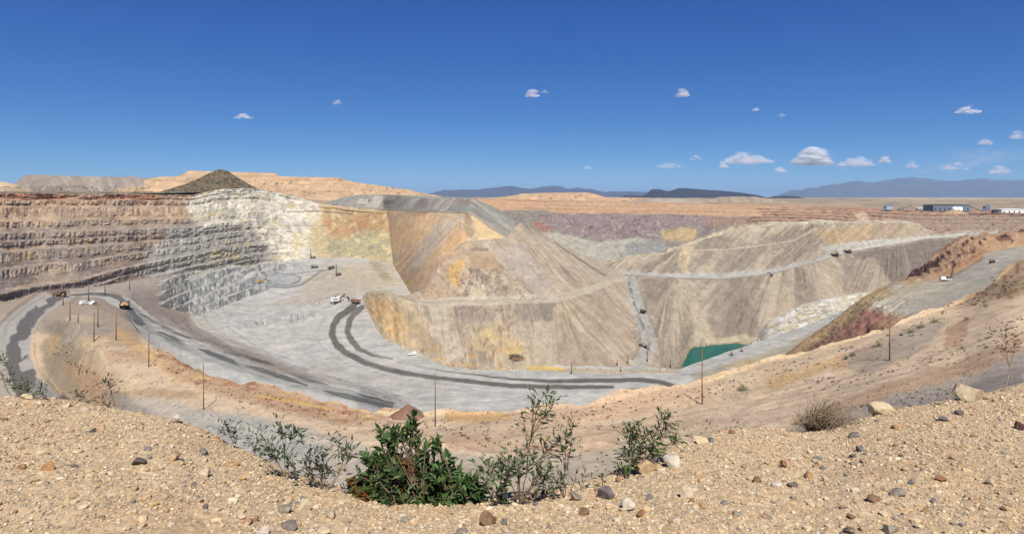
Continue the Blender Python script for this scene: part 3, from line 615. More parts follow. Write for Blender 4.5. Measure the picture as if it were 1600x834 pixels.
# yellow ridge end
p.poly([(560, 455), (600, 450), (640, 472), (665, 505), (655, 550), (620, 556), (590, 545), (566, 490)], A(206, 184, 148), 5, 6, 0.9)
p.poly([(568, 458), (590, 453), (628, 492), (640, 520), (622, 522), (592, 500)], A(216, 176, 118), 5, 6, 0.6)
p.poly([(556, 492), (575, 480), (590, 510), (580, 530), (562, 520)], A(205, 188, 150), 5, 5, 0.6)
p.poly([(600, 458), (625, 468), (690, 545), (660, 552), (640, 510)], A(182, 162, 132), 5, 7, 0.8)
p.blotch(A(222, 184, 124), 9, 6, 41, 0.2, 0.4, 0.8, mask=(s.px < 640) * (s.T < 2))
p.blotch(A(205, 170, 110), 16, 5, 42, 0.2, 0.4, 0.7, mask=(s.px > 660) * (s.px < 850) * (s.T < 2) * (s.py > 540))
p.poly([(585, 430), (640, 436), (640, 450), (592, 454)], A(214, 184, 104), 3, 5, 0.8)
p.mix(A(206, 190, 162), 0.75 * sstep(1.75, 2.05, s.T) * (1 - sstep(620, 660, s.px)))
# road up the valley edge
p.poly([(975, 430), (993, 430), (1002, 470), (1012, 520), (1028, 540), (1018, 560), (1005, 585), (985, 585), (1002, 545), (992, 500), (983, 470)], A(190, 186, 174), 2, 2, 0.8)
p.tone(fbm(s.px / 3, s.py / 2.2, 4, 15), 0.16)
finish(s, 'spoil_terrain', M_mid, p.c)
# ---- pit floor, main haul road and the ramp
f0 = [(110, 500, 420), (200, 520, 380), (320, 620, 320), (620, 700, 280), (900, 690, 330), (1100, 660, 360), (1420, 560, 500)]
f1 = [(110, 472, 560), (165, 464, 600), (185, 474, 520), (200, 490, 455), (240, 525, 420), (320, 562, 375), (430, 598, 350), (560, 628, 322), (640, 640, 400), (760, 640, 400), (900, 635, 407), (1000, 625, 420), (1060, 618, 430), (1100, 604, 448), (1160, 595, 468), (1250, 560, 520), (1350, 500, 640), (1420, 480, 700)]
f2 = [(110, 457, 635), (165, 455, 650), (200, 466, 550), (240, 500, 480), (320, 538, 412), (430, 583, 382), (560, 611, 346), (640, 630, 413), (760, 625, 420), (900, 615, 433), (1000, 610, 440), (1060, 603, 452), (1100, 595, 463), (1160, 580, 490), (1250, 545, 555), (1350, 490, 700), (1420, 470, 760)]
f3 = [(110, 455.5, 645), (165, 452, 665), (200, 461, 600), (240, 484, 600), (300, 507, 680), (320, 515, 645), (400, 545, 560), (460, 570, 510), (560, 600, 455), (640, 618, 430), (760, 612, 437), (900, 603, 451), (1000, 600, 456), (1060, 595, 463), (1100, 588, 475), (1160, 570, 508), (1250, 535, 585), (1350, 483, 735), (1420, 465, 800)]
f4 = [(110, 454.5, 650), (165, 449, 680), (200, 455, 640), (240, 472, 690), (270, 478, 740), (300, 484, 770), (350, 490, 745), (400, 480, 800), (430, 462, 860), (470, 450, 900), (500, 445, 900), (540, 442, 860), (560, 464, 790), (575, 455, 800), (600, 450, 810), (630, 458, 770), (655, 500, 640), (680, 562, 520), (700, 566, 515), (800, 572, 505), (900, 573, 508), (960, 573, 512), (1000, 572, 515), (1060, 577, 502), (1080, 569, 515), (1100, 562, 528), (1120, 556, 540), (1160, 542, 570), (1200, 529, 605), (1250, 512, 655), (1350, 474, 800), (1420, 458, 860)]
f5 = [(110, 452, 670), (165, 445, 720), (200, 440, 774), (270, 429, 860), (300, 425, 904), (430, 409, 1085), (500, 403, 1120), (560, 402, 1060), (615, 412, 985), (630, 424, 930), (655, 460, 760), (690, 600, 570), (900, 600, 570), (1060, 610, 560), (1080, 600, 565), (1100, 583, 600), (1160, 560, 650), (1250, 530, 720), (1350, 490, 850), (1420, 470, 900)]
s = survey([f0, f1, f2, f3, f4, f5], [dict(rows=8), dict(rows=46), dict(rows=40), dict(rows=110), dict(rows=150)], 110, 1420, 1.15, 5)
refresh(s)
q_ = 0.362 * s.px + 0.932 * s.py + 2.5 * fbm(s.px / 18, s.py / 14, 3, 61); tq = (q_ - 526.5) / 14.5; vq = tq - np.floor(tq)
bn = (s.T > 3.7) * sstep(240, 265, s.px) * (1 - sstep(425, 470, s.px)) * sstep(496, 500, q_) * (1 - sstep(570, 572, q_)) * sstep(400, 410, s.py)
cliff = bn * sstep(0.55, 0.62, vq)
s.Z = s.Z + bn * 7.0 * (np.where(vq < 0.6, vq / 0.6, (1 - vq) / 0.4) - 0.5)
s.D = s.D - cliff * (4 * ridged(s.px / 5, s.py / 8, 3, 3) + 2 * fbm(s.px / 2.6, s.py / 3, 3, 4))
fl = (s.T > 3) * 1.0
mound = np.exp(-(((s.px - 440 - (500 - s.py) * 1.5) / 52) ** 2 + ((s.py - 503 + (s.px - 440) * 0.12) / 7.0) ** 2))
mound2 = np.exp(-(((s.px - 510) / 40) ** 2 + ((s.py - 474 + (s.px - 510) * 0.16) / 7) ** 2)) * (s.px < 556)
mound3 = np.exp(-(((s.px - 440) / 34) ** 2 + ((s.py - 417) / 4.5) ** 2)) + np.exp(-(((s.px - 402) / 30) ** 2 + ((s.py - 432) / 4) ** 2))
s.Z = s.Z + mound * (4 + 5 * ridged(s.px / 9, s.py / 5, 3, 5)) + mound2 * (3 + 5 * ridged(s.px / 8, s.py / 5, 3, 6)) + mound3 * (5 + 6 * ridged(s.px / 8, s.py / 5, 3, 7))
slope = sstep(2.0, 2.2, s.T) * (1 - sstep(2.85, 3.0, s.T)) * sstep(210, 250, s.px) * (1 - sstep(600, 660, s.px))
s.Z = s.Z + slope * (3.0 * fbm(s.X / 22, s.D / 40, 4, 8)) + (s.T > 1.98) * (0.5 * fbm(s.X / 8, s.D / 12, 4, 9) + 0.9 * fbm(s.X / 40, s.D / 50, 3, 10))
# windrow berm between the main road and the pit, and along the yellow edge of the floor
brm = np.exp(-((s.T - 2.06) / 0.05) ** 2) * (1 - sstep(600, 640, s.px)); s.Z = s.Z + brm * (2.0 + 0.8 * fbm(s.px / 5, s.T * 8, 3, 12))
yb = np.exp(-((s.T - 3.93) / 0.035) ** 2) * sstep(640, 680, s.px) * (1 - sstep(900, 980, s.px)); s.Z = s.Z + yb * (2.0 + 1.2 * fbm(s.px / 4, s.T * 9, 3, 13))
wat = sstep(1000, 1040, s.px) * np.exp(-((s.T - 3.9) / 0.05) ** 2) * (1 - sstep(1070, 1090, s.px)); s.Z = s.Z + 1.5 * wat * fbm(s.px / 5, s.py / 4, 3, 14)
refresh(s)
p = Paint(s, A(204, 200, 190))
p.blotch(A(186, 183, 174), 40, 5, 15, -0.1, 0.4, 0.7); p.blotch(A(206, 199, 182), 55, 4, 16, 0.05, 0.4, 0.7); p.blotch(A(180, 180, 174), 22, 3, 17, 0.15, 0.45, 0.6)
p.poly([(110, 440), (240, 425), (300, 425), (260, 474), (240, 500), (200, 470), (110, 458)], A(180, 166, 150), 6, 6, 0.9)
p.poly([(225, 470), (280, 478), (330, 515), (420, 560), (520, 600), (620, 628), (560, 618), (430, 585), (320, 540), (240, 502)], A(180, 166, 150), 4, 5, 0.9)
p.blotch(A(160, 148, 136), 14, 4, 18, 0.05, 0.4, 0.7, mask=slope)
p.poly([(225, 455), (275, 455), (270, 478), (300, 500), (280, 505), (240, 480)], A(170, 154, 136), 4, 6, 0.7)
p.mix(A(188, 186, 176), bn * 0.8); p.mix(A(130, 132, 130), 0.85 * cliff * sstep(-0.3, 0.2, fbm(s.px / 3.5, s.py / 6, 3, 19))); p.mix(A(206, 202, 190), 0.7 * bn * (1 - cliff) * sstep(-.2, .3, fbm(s.px / 20, s.py / 3, 3, 20)))
p.mix(A(152, 152, 148), np.clip(mound + mound2 + mound3, 0, 1) * 0.6 * sstep(-0.1, 0.3, fbm(s.px / 5, s.py / 3, 3, 21))); p.mix(A(196, 196, 190), np.clip(mound + mound2 + mound3, 0, 1) * 0.7 * sstep(0.0, 0.3, -fbm(s.px / 5, s.py / 3, 3, 21)))
p.poly([(490, 425), (545, 415), (620, 440), (600, 452), (556, 462), (500, 470), (420, 480), (470, 455)], A(196, 182, 162), 6, 7, 0.75)
p.poly([(530, 412), (620, 408), (630, 450), (585, 452), (545, 436)], A(206, 188, 156), 12, 12, 0.6); p.poly([(575, 410), (590, 408), (612, 436), (600, 440)], A(172, 162, 130), 3, 4, 0.8)
p.poly([(380, 440), (430, 425), (470, 428), (470, 445), (400, 450)], A(172, 174, 172), 5, 5, 0.7)
p.line([(330, 500, 3), (345, 520, 3), (400, 548, 3), (450, 566, 3)], A(202, 196, 182), 3, 3, 0.6); p.line([(310, 498, 2), (322, 512, 2), (365, 538, 2)], A(204, 196, 182), 3, 3, 0.5); p.line([(360, 490, 1.5), (355, 510, 1.5), (400, 540, 1.5)], A(164, 162, 156), 2, 3, 0.6)
p.line([(300, 425, 1.5), (360, 417, 1.5), (430, 409, 1.6), (500, 403, 1.6), (560, 402, 1.5), (612, 405, 1.5)], A(206, 200, 186), 1.2, 1, 0.9)
p.line([(380, 430, 1), (440, 436, 1), (470, 428, 1.2), (520, 422, 1)], A(196, 194, 186), 1, 1, 0.6)
for pl, c_, kk in (([(285, 500, 1.2), (300, 516, 1.4), (345, 542, 1.4), (420, 568, 1.2)], (150, 144, 134), .5), ([(296, 492, 1.6), (312, 510, 1.8), (360, 536, 1.8), (440, 562, 1.5)], (212, 206, 194), .6), ([(318, 494, .9), (334, 514, 1), (372, 534, 1), (450, 560, .9)], (158, 154, 146), .5), ([(345, 492, 1.4), (362, 512, 1.6), (400, 530, 1.6), (470, 552, 1.3)], (214, 209, 198), .5), ([(250, 484, .8), (280, 510, 1), (330, 534, 1), (420, 566, .9)], (142, 130, 116), .5)):
    p.line(pl, A(*c_), 1.2, 2.5, kk)
# tracks of the small loops
g = A(140, 138, 130)
p.line([(424, 448, 1.0), (450, 449, 1.6), (470, 445, 1.8), (485, 436, 1.8), (500, 424, 1.2), (514, 421, .8)], g, 1, .6, 0.85); p.line([(430, 445, .7), (452, 445, 1), (466, 440, 1.6), (470, 434, 1.4), (462, 430, .8), (440, 428, .6)], g, 1, .6, 0.85)
p.line([(452, 429, .6), (480, 425, .8), (510, 421, .6)], g, 1, .6, 0.7)
# older ruts and grader marks sweeping round the floor
for k, (dx, dy, kk, c_) in enumerate(((-26, 4, .5, (170, 166, 156)), (-44, 6, .35, (214, 210, 200)), (-62, 8, .4, (172, 168, 160)), (-90, 10, .35, (216, 212, 202)), (-120, 10, .35, (174, 171, 164)), (16, -6, .4, (214, 208, 194)), (-12, 14, .4, (212, 209, 200)))):
    p.line([(553 + dx * .6, 478, .8), (530 + dx, 497, 1), (519 + dx, 522, 1.2), (528 + dx, 540 + dy * .4, 1.2), (570 + dx, 566 + dy * .8, 1.1), (652 + dx, 587 + dy * 1.2, 1), (760 + dx, 598 + dy * 1.4, .9), (900 + dx, 606 + dy, .7)], A(*c_), 1.0, 2.2, kk, vis=(s.T > 2.8))
# big loop track
dk = A(112, 108, 100)
rag = 2.4
p.line([(553, 478, 5.5), (543, 485, 5.5), (530, 495, 5.2), (521, 507, 5), (519, 522, 5), (526, 538, 5), (542, 552, 4.8), (570, 566, 4.4), (605, 577, 4), (652, 586.5, 3.6), (727, 595, 3.4), (800, 602.5, 3.4), (880, 604.5, 3.2), (958, 604, 2.4)], dk, 1.0, rag, 0.95)
p.line([(566, 480, 4), (553, 490, 4.4), (545, 503, 4.6), (543, 518, 4.6), (550, 533, 4.4), (562, 545, 4), (580, 554, 2.6), (612, 560, 1)], dk, 1.0, rag, 0.9)
p.line([(680, 578, .8), (740, 585, 1), (800, 592, 1.6), (860, 595, 3), (930, 594.5, 3.4), (1000, 593, 3.4), (1030, 596, 3.4), (1050, 602, 3.4), (1062, 610, 3.6)], dk, 1.0, rag, 0.95)
p.line([(960, 610, .8), (1000, 607, 1.5), (1022, 610, 3), (1034, 614, 3.4)], dk, 1, rag, 0.9)
p.line([(620, 566, .6), (700, 581, .8), (790, 588, 1)], A(160, 157, 148), 1, 1, 0.7)
p.poly([(580, 585), (700, 600), (830, 622), (980, 622), (1000, 612), (900, 612), (760, 607), (660, 592)], A(200, 198, 188), 4, 8, 0.6); p.poly([(560, 580), (640, 592), (700, 612), (640, 618), (500, 585), (470, 560)], A(180, 174, 162), 5, 8, 0.5)
p.line([(520, 600, 2), (600, 612, 2), (700, 622, 2), (800, 628, 2)], A(202, 200, 192), 2, 3, 0.6)
p.line([(640, 556, 2), (700, 563, 2.5), (760, 568, 3), (820, 573, 4), (880, 577, 3.5)], A(216, 184, 106), 1.2, 1.4, 0.9, vis=(s.T > 3.7))
p.line([(880, 578, 3), (960, 580, 2.5), (1060, 580, 2)], A(198, 178, 140), 1.5, 2, 0.8)
p.line([(1085, 575, 5), (1130, 562, 5), (1170, 550, 6), (1230, 524, 7), (1300, 494, 6), (1360, 470, 6)], A(190, 187, 178), 2, 2, 0.85)
p.poly([(1080, 584), (1170, 560), (1230, 535), (1300, 505), (1330, 520), (1200, 580), (1100, 600)], A(178, 166, 142), 4, 6, 0.75); p.poly([(1130, 570), (1200, 556), (1230, 565), (1160, 590)], A(192, 168, 122), 4, 7, 0.7); p.poly([(1145, 573), (1175, 577), (1165, 582), (1140, 577)], A(226, 214, 190), 1.5, 3, 0.9)
p.poly([(1080, 590), (1150, 582), (1150, 596), (1090, 606)], A(170, 164, 154), 3, 4, 0.7)
# main haul road: pale rolled base with dark watered patches
road = sstep(0.98, 1.02, s.T) * (1 - sstep(1.98, 2.03, s.T)) * (1 - sstep(600, 640, s.px)) * sstep(120, 150, s.px)
p.mix(A(186, 182, 172), 0.95 * road); p.mix(A(172, 176, 166), 0.8 * road * (1 - sstep(1.05, 1.35, s.T)) * sstep(200, 230, s.px))
dk2 = A(104, 104, 100)
for pl in ([(110, 461, 1.4), (140, 459, 1.8), (170, 460, 3), (188, 466, 4), (196, 478, 5), (207, 492, 6), (220, 504, 5), (228, 506, 1)], [(238, 517, 1), (250, 521, 3.5), (268, 528, 4.6), (284, 535, 4), (290, 538, .6)],
           [(219, 490, 1), (240, 500, 2.6), (262, 513, 3), (285, 524, 2.2), (318, 534, 1)], [(310, 545, 1), (325, 550, 3.5), (345, 558, 4.5), (362, 564, 3.5), (374, 570, .6)], [(350, 550, .8), (370, 554, 2.2), (400, 562, 2.6), (430, 571, 1)],
           [(385, 571, 1), (410, 578, 4), (435, 586, 4.5), (458, 594, 2.5), (480, 602, 1.5)], [(443, 581, .8), (470, 589, 2.4), (490, 595, 2.4), (512, 601, .8)], [(505, 610, 1), (530, 616, 3.4), (570, 625, 3.8), (612, 635, 3)], [(556, 615, .8), (580, 621, 2.2), (615, 630, 2)]):
    p.line(pl, dk2, 1.0, 2.4, 0.92)
for pl in ([(230, 512, 1), (300, 545, 1), (380, 575, 1)], [(250, 512, .7), (330, 546, .7), (460, 590, .7)]): p.line(pl, A(158, 155, 148), .8, 1, 0.6)
p.mix(A(158, 146, 132), np.clip(brm, 0, 1) * 0.6); p.mix(A(204, 200, 190), road * 0.5 * sstep(0.25, 0.45, fbm(s.px / 26, s.T * 14, 3, 81))); p.mix(A(138, 136, 130), road * 0.4 * sstep(0.2, 0.45, fbm(s.px / 34, s.T * 11, 3, 82)))
p.tone(fbm(s.px / 5, s.py / 1.8, 4, 22), 0.09); p.tone(fbm(s.px / 40, s.py / 2.2, 3, 23), 0.07)
objs = finish(s, 'pit_floor', M_mid, p.c, road=road)

# ---- pond
wv = []
bm = bmesh.new()
xs = np.linspace(1030, 1200, 40); ds = np.linspace(560, 760, 40)
grid = [[bm.verts.new(((x - CX) / F * d, d, -170.7)) for x in xs] for d in ds]
for i in range(39):
    for j in range(39): bm.faces.new((grid[i][j], grid[i][j + 1], grid[i + 1][j + 1], grid[i + 1][j]))
me = bpy.data.meshes.new('water'); bm.to_mesh(me); bm.free()
mw = principled('pond_water', (0.003, 0.085, 0.070), 0.15, 0.02); nt = mw.node_tree
nz = nt.nodes.new('ShaderNodeTexNoise'); nz.inputs['Scale'].default_value = 0.5; nz.inputs['Detail'].default_value = 4
bp = nt.nodes.new('ShaderNodeBump'); bp.inputs['Strength'].default_value = 0.25; bp.inputs['Distance'].default_value = 0.3
tc = nt.nodes.new('ShaderNodeTexCoord'); nt.links.new(tc.outputs['Object'], nz.inputs['Vector']); nt.links.new(nz.outputs['Fac'], bp.inputs['Height']); nt.links.new(bp.outputs[0], nt.nodes['Principled BSDF'].inputs['Normal'])
me.materials.append(mw); wo = bpy.data.objects.new('water', me); COL.objects.link(wo); tag(wo, kind='structure')

# ---- spur on the right: rocky ridge, pale road pad, red slope
a0 = [(1170, 640, 240), (1300, 600, 220), (1450, 560, 200), (1600, 500, 210), (1900, 480, 200)]
a1 = [(1170, 595, 330), (1250, 578, 345), (1300, 557, 300), (1350, 537, 280), (1400, 517, 270), (1450, 497, 275), (1520, 470, 290), (1560, 455, 300), (1600, 440, 300), (1900, 420, 300)]
a2 = [(1170, 588, 350), (1210, 574, 372), (1250, 553, 392), (1300, 520, 408), (1350, 486, 425), (1400, 470, 450), (1450, 460, 470), (1500, 446, 500), (1560, 424, 520), (1600, 408, 530), (1900, 380, 560)]
a3 = [(1170, 582, 365), (1210, 568, 392), (1250, 538, 410), (1300, 504, 440), (1350, 466, 490), (1400, 443, 560), (1450, 437, 600), (1480, 434, 625), (1510, 418, 660), (1540, 398, 720), (1560, 391, 745), (1600, 384, 775), (1900, 365, 800)]
a4 = [(1170, 580, 370), (1210, 566, 396), (1250, 535, 416), (1300, 501, 448), (1350, 463, 500), (1385, 443, 575), (1400, 440, 600), (1420, 430, 640), (1440, 414, 680), (1460, 397, 720), (1480, 385, 745), (1500, 374, 770), (1525, 366, 800), (1550, 364, 840), (1600, 361, 900), (1900, 345, 900)]
a5 = [(x, y + 45, d + 110) for x, y, d in a4]
s = survey([a0, a1, a2, a3, a4, a5], [dict(rows=8), dict(rows=60), dict(rows=60), dict(rows=90), dict(rows=24)], 1170, 1900, 1.15, 5)
refresh(s)
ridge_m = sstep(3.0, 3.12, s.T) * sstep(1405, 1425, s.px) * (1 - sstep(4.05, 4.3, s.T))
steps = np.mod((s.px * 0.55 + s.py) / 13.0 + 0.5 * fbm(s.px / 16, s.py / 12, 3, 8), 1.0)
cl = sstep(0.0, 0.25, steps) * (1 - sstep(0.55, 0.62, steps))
s.Z = s.Z + ridge_m * (4.0 * (cl - 0.4) + 3 * fbm(s.px / 14, s.py / 9, 4, 3)); s.D = s.D - ridge_m * 3 * ridged(s.px / 8, s.py / 8, 3, 6)
red_m = (s.T < 3.9) * (1 - sstep(1380, 1440, s.px)); s.Z = s.Z + red_m * (2.2 * slant(s.px, s.py, -1.6, 9, 4, 40) + 1.0 * fbm(s.px / 7, s.py / 6, 4, 5)) * sstep(1.0, 1.2, s.T) * (1 - 0.6 * sstep(2.8, 3, s.T))
s.Z = s.Z + 0.5 * fbm(s.X / 6, s.D / 9, 4, 9) * (s.px > 1380)
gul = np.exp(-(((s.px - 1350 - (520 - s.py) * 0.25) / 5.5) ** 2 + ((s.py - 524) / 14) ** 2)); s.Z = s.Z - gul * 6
refresh(s)
p = Paint(s, A(176, 148, 118))
rs = slant(s.px, s.py, -1.6, 7, 4, 40)
p.poly([(1380, 448), (1445, 436), (1490, 432), (1525, 410), (1545, 396), (1610, 380), (1910, 360), (1910, 440), (1600, 428), (1510, 478), (1460, 500), (1400, 500), (1358, 482)], A(204, 194, 172), 5, 6, 0.95)
p.poly([(1360, 455), (1400, 440), (1440, 436), (1440, 452), (1400, 462), (1350, 478)], A(186, 168, 130), 4, 7, 0.8)
p.blotch(A(180, 176, 164), 26, 2.5, 10, 0.0, 0.35, 0.7, mask=(s.px > 1370) * (s.T > 1.6)); p.blotch(A(186, 172, 140), 30, 2.5, 11, 0.12, 0.4, 0.7, mask=(s.px > 1360) * (s.px < 1500) * (s.T > 1.5))
p.poly([(1320, 505), (1355, 478), (1382, 490), (1392, 515), (1360, 545), (1300, 575), (1210, 580), (1270, 545)], A(170, 118, 100), 6, 8, 0.75)
p.poly([(1385, 490), (1440, 494), (1430, 506), (1390, 520), (1370, 510)], A(186, 150, 116), 4, 7, 0.8)
p.poly([(1350, 462), (1380, 446), (1395, 448), (1330, 500), (1270, 545), (1200, 582), (1160, 590), (1240, 545), (1300, 502)], A(176, 152, 110), 5, 6, 0.8)
p.poly([(1215, 560), (1330, 512), (1340, 520), (1260, 575), (1190, 590)], A(158, 128, 98), 5, 7, 0.5)
p.mix(A(138, 98, 86), 0.5 * sstep(0.05, 0.4, rs) * (s.px < 1400) * (s.T < 3)); p.blotch(A(98, 76, 60), 5, 3, 12, 0.3, 0.45, 0.8, mask=(s.px < 1380) * (s.T < 3.6))
p.mix(A(178, 146, 118), ridge_m * 0.9); p.mix(A(120, 84, 68), ridge_m * 0.7 * sstep(0.55, 0.7, cl) * sstep(-0.25, 0.1, fbm(s.px / 7, s.py / 5, 3, 13)) * (1 - sstep(3.9, 4.1, s.T) * 0.3) * (1 - sstep(1520, 1545, s.px)))  # dark brown along the steps: shade of the bench faces put into the colour
p.poly([(1440, 440), (1480, 425), (1530, 388), (1552, 378), (1545, 396), (1500, 425), (1470, 438)], A(172, 132, 98), 4, 6, 0.7)
p.poly([(1500, 375), (1600, 364), (1900, 350), (1900, 376), (1600, 384), (1545, 392)], A(194, 160, 124), 3, 5, 0.85)
p.poly([(1578, 356), (1600, 345), (1660, 345), (1660, 366), (1590, 364)], A(98, 58, 48), 2, 4, 0.9); p.poly([(1556, 369), (1578, 367), (1582, 375), (1562, 378)], A(110, 70, 54), 2, 4, 0.8)
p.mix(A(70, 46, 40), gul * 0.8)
p.poly([(1417, 428), (1439, 426), (1443, 431), (1420, 432)], A(72, 50, 44), 0.8, 1.5, 0.95)  # dark brown patches from here down paint in shade on the ridge's bench faces
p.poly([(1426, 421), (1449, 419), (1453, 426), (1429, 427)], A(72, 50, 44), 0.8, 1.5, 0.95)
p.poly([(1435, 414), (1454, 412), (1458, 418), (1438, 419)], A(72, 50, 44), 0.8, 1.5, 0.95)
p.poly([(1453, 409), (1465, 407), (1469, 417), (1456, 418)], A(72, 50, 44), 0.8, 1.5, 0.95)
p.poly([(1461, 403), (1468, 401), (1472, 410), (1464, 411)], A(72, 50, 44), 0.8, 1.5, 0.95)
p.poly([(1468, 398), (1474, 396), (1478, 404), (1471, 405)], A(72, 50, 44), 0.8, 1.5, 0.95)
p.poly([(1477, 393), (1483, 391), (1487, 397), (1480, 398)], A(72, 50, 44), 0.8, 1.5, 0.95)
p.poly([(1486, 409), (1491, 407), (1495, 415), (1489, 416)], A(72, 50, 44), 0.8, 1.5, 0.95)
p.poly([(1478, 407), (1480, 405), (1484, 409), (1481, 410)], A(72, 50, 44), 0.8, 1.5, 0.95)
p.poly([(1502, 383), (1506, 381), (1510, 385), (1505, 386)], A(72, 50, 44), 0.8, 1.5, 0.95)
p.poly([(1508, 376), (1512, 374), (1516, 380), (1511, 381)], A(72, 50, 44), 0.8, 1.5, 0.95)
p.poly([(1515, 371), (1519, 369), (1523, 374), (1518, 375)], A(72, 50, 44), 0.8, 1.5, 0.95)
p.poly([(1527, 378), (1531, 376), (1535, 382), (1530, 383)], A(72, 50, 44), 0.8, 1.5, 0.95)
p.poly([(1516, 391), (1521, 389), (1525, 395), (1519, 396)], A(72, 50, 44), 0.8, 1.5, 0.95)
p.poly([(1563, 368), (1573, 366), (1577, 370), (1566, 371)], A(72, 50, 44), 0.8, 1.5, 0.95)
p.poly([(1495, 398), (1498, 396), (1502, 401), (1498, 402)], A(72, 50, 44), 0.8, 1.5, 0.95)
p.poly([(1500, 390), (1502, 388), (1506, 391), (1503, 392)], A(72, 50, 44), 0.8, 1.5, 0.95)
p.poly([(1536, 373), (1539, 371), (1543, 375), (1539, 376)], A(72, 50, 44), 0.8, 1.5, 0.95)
p.tone(fbm(s.px / 3.5, s.py / 2, 4, 22), 0.14)
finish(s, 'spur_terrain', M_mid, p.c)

# ---- near bench with the pole line, the left embankment and the left haul road
cols_ = {
 -220: [(10, -6), (250, -100), (310, -100), (360, -100), (440, -100), (520, -98), (600, -97), (700, -95)],
 0: [(10, -6), (200, -96), (292, -99), (330, -98.5), (400, -98), (484, -98), (540, -97), (580, -97)],
 60: [(10, -6), (190, -92), (290, -98.5), (330, -98), (400, -98), (480, -98), (631, -100), (690, -101)],
 82: [(10, -6), (185, -88), (275, -98), (300, -95), (320, -87), (420, -85), (560, -98), (600, -99)],
 100: [(10, -6), (180, -84), (262, -94), (278, -87), (300, -74), (345, -70), (480, -85), (600, -99)],
 150: [(10, -6), (150, -72), (220, -80), (226, -71.5), (240, -60.5), (262, -61.0), (400, -73), (600, -98)],
 200: [(10, -6), (110, -58), (175, -66), (195, -62), (225, -59.7), (262, -61), (340, -69), (455, -87)],
 240: [(10, -6), (95, -54), (155, -60), (180, -60), (212, -59.7), (232, -58.8), (238, -59), (300, -80)],
 320: [(10, -6), (75, -51), (120, -54), (150, -55), (168, -55.6), (184, -54), (188, -55), (230, -80)],
 430: [(10, -6), (75, -50), (105, -50), (130, -52), (150, -52.6), (165, -52.5), (169, -54), (220, -80)],
 560: [(10, -6), (72, -46), (100, -47.5), (122, -50), (138, -52.4), (147, -52.2), (152, -54), (205, -80)],
 640: [(10, -6), (72, -46), (105, -48.5), (125, -50), (138, -52), (146, -52.2), (151, -54), (205, -80)],
 760: [(10, -6), (72, -45.5), (100, -46), (112, -48), (136, -51), (148, -52.6), (154, -54.8), (205, -80)],
 900: [(10, -6), (72, -44.5), (95, -44.5), (112, -46), (130, -48), (140, -48.8), (145, -50.5), (195, -78)],
 1000: [(10, -6), (70, -43), (90, -43), (110, -44.5), (128, -46.6), (142, -46.2), (147, -47.5), (195, -76)],
 1100: [(10, -6), (66, -40), (86, -40), (105, -41.5), (133, -45), (148, -44.8), (153, -46), (200, -74)],
 1200: [(10, -6), (60, -36), (80, -36), (100, -38.2), (130, -42), (158, -43), (163, -44.5), (210, -72)],
 1300: [(10, -6), (55, -33), (74, -33), (90, -35), (125, -38.5), (160, -39.5), (165, -41), (215, -68)],
 1400: [(10, -6), (55, -31.5), (72, -31), (92, -32.6), (120, -34.8), (165, -35.5), (170, -37), (220, -64)],
 1500: [(10, -6), (52, -30), (68, -29.2), (85, -30), (115, -32.2), (175, -30.8), (180, -32), (230, -58)],
 1560: [(10, -6), (50, -29), (66, -28), (85, -28.8), (115, -29.6), (185, -25), (190, -26.5), (240, -54)],
 1600: [(10, -6), (50, -28), (66, -27.5), (85, -27.5), (118, -28.8), (195, -20.4), (201, -21.5), (250, -50)],
 1900: [(10, -6), (45, -26), (62, -26), (80, -26), (118, -27), (200, -17), (206, -18), (260, -45)],
}
rails = [[(x, HY - v[i][1] * F / v[i][0], v[i][0]) for x, v in cols_.items()] for i in range(8)]
s = survey(rails, [dict(rows=30), dict(rows=70), dict(rows=80), dict(rows=80), dict(rows=70), dict(rows=40), dict(rows=30)], -420, 1900, 1.15, 7)
refresh(s)
lroad_pts = [(64, 459), (96, 455.5), (126, 454), (104, 470), (76, 488), (58, 505), (48, 530), (47, 560), (62, 590), (84, 614), (112, 640), (40, 650), (14, 610), (2, 580), (-8, 555), (-8, 520), (20, 490), (48, 470)]
sdr = sd_poly(s.px, s.py, lroad_pts)
onr = sstep(-3, 4, sdr)
farp = sstep(60, 90, s.D)
s.Z = s.Z + onr * (1.3 * fbm(s.X / 22, s.D / 22, 4, 3) + 0.4 * fbm(s.X / 6, s.D / 6, 3, 4)) * farp
emb = np.exp(-((s.px - 120) / 55) ** 2) * (s.T > 1.5) * (s.T < 5) * onr
s.Z = s.Z + emb * 3.2 * ridged(s.X / 16, (s.D + s.Z) / 16, 4, 6)
berm = np.exp(-((s.T - 5.15) / 0.12) ** 2) * sstep(200, 260, s.px); s.Z = s.Z + berm * (1.1 + 1.3 * fbm(s.X / 6, s.D / 9, 4, 7))
lumps = np.exp(-((s.px - 560) / 60) ** 2) * (s.T > 3.8) * (s.T < 6); s.Z = s.Z + lumps * 1.8 * fbm(s.X / 9, s.D / 9, 4, 8)
kerb = np.exp(-((sdr - 5) / 2.5) ** 2) * (s.px < 150); s.Z = s.Z + kerb * 1.2
lo_b = np.exp(-((s.T - 3.08) / 0.07) ** 2) * sstep(250, 320, s.px); s.Z = s.Z + lo_b * (0.5 + 0.8 * fbm(s.X / 4, s.D / 6, 4, 9))
refresh(s)
x, y = s.px, s.py
p = Paint(s, A(222, 196, 162))
p.blotch(A(206, 178, 146), 40, 9, 10, 0.0, 0.4, 0.6); p.blotch(A(226, 202, 172), 60, 10, 11, 0.1, 0.4, 0.6)
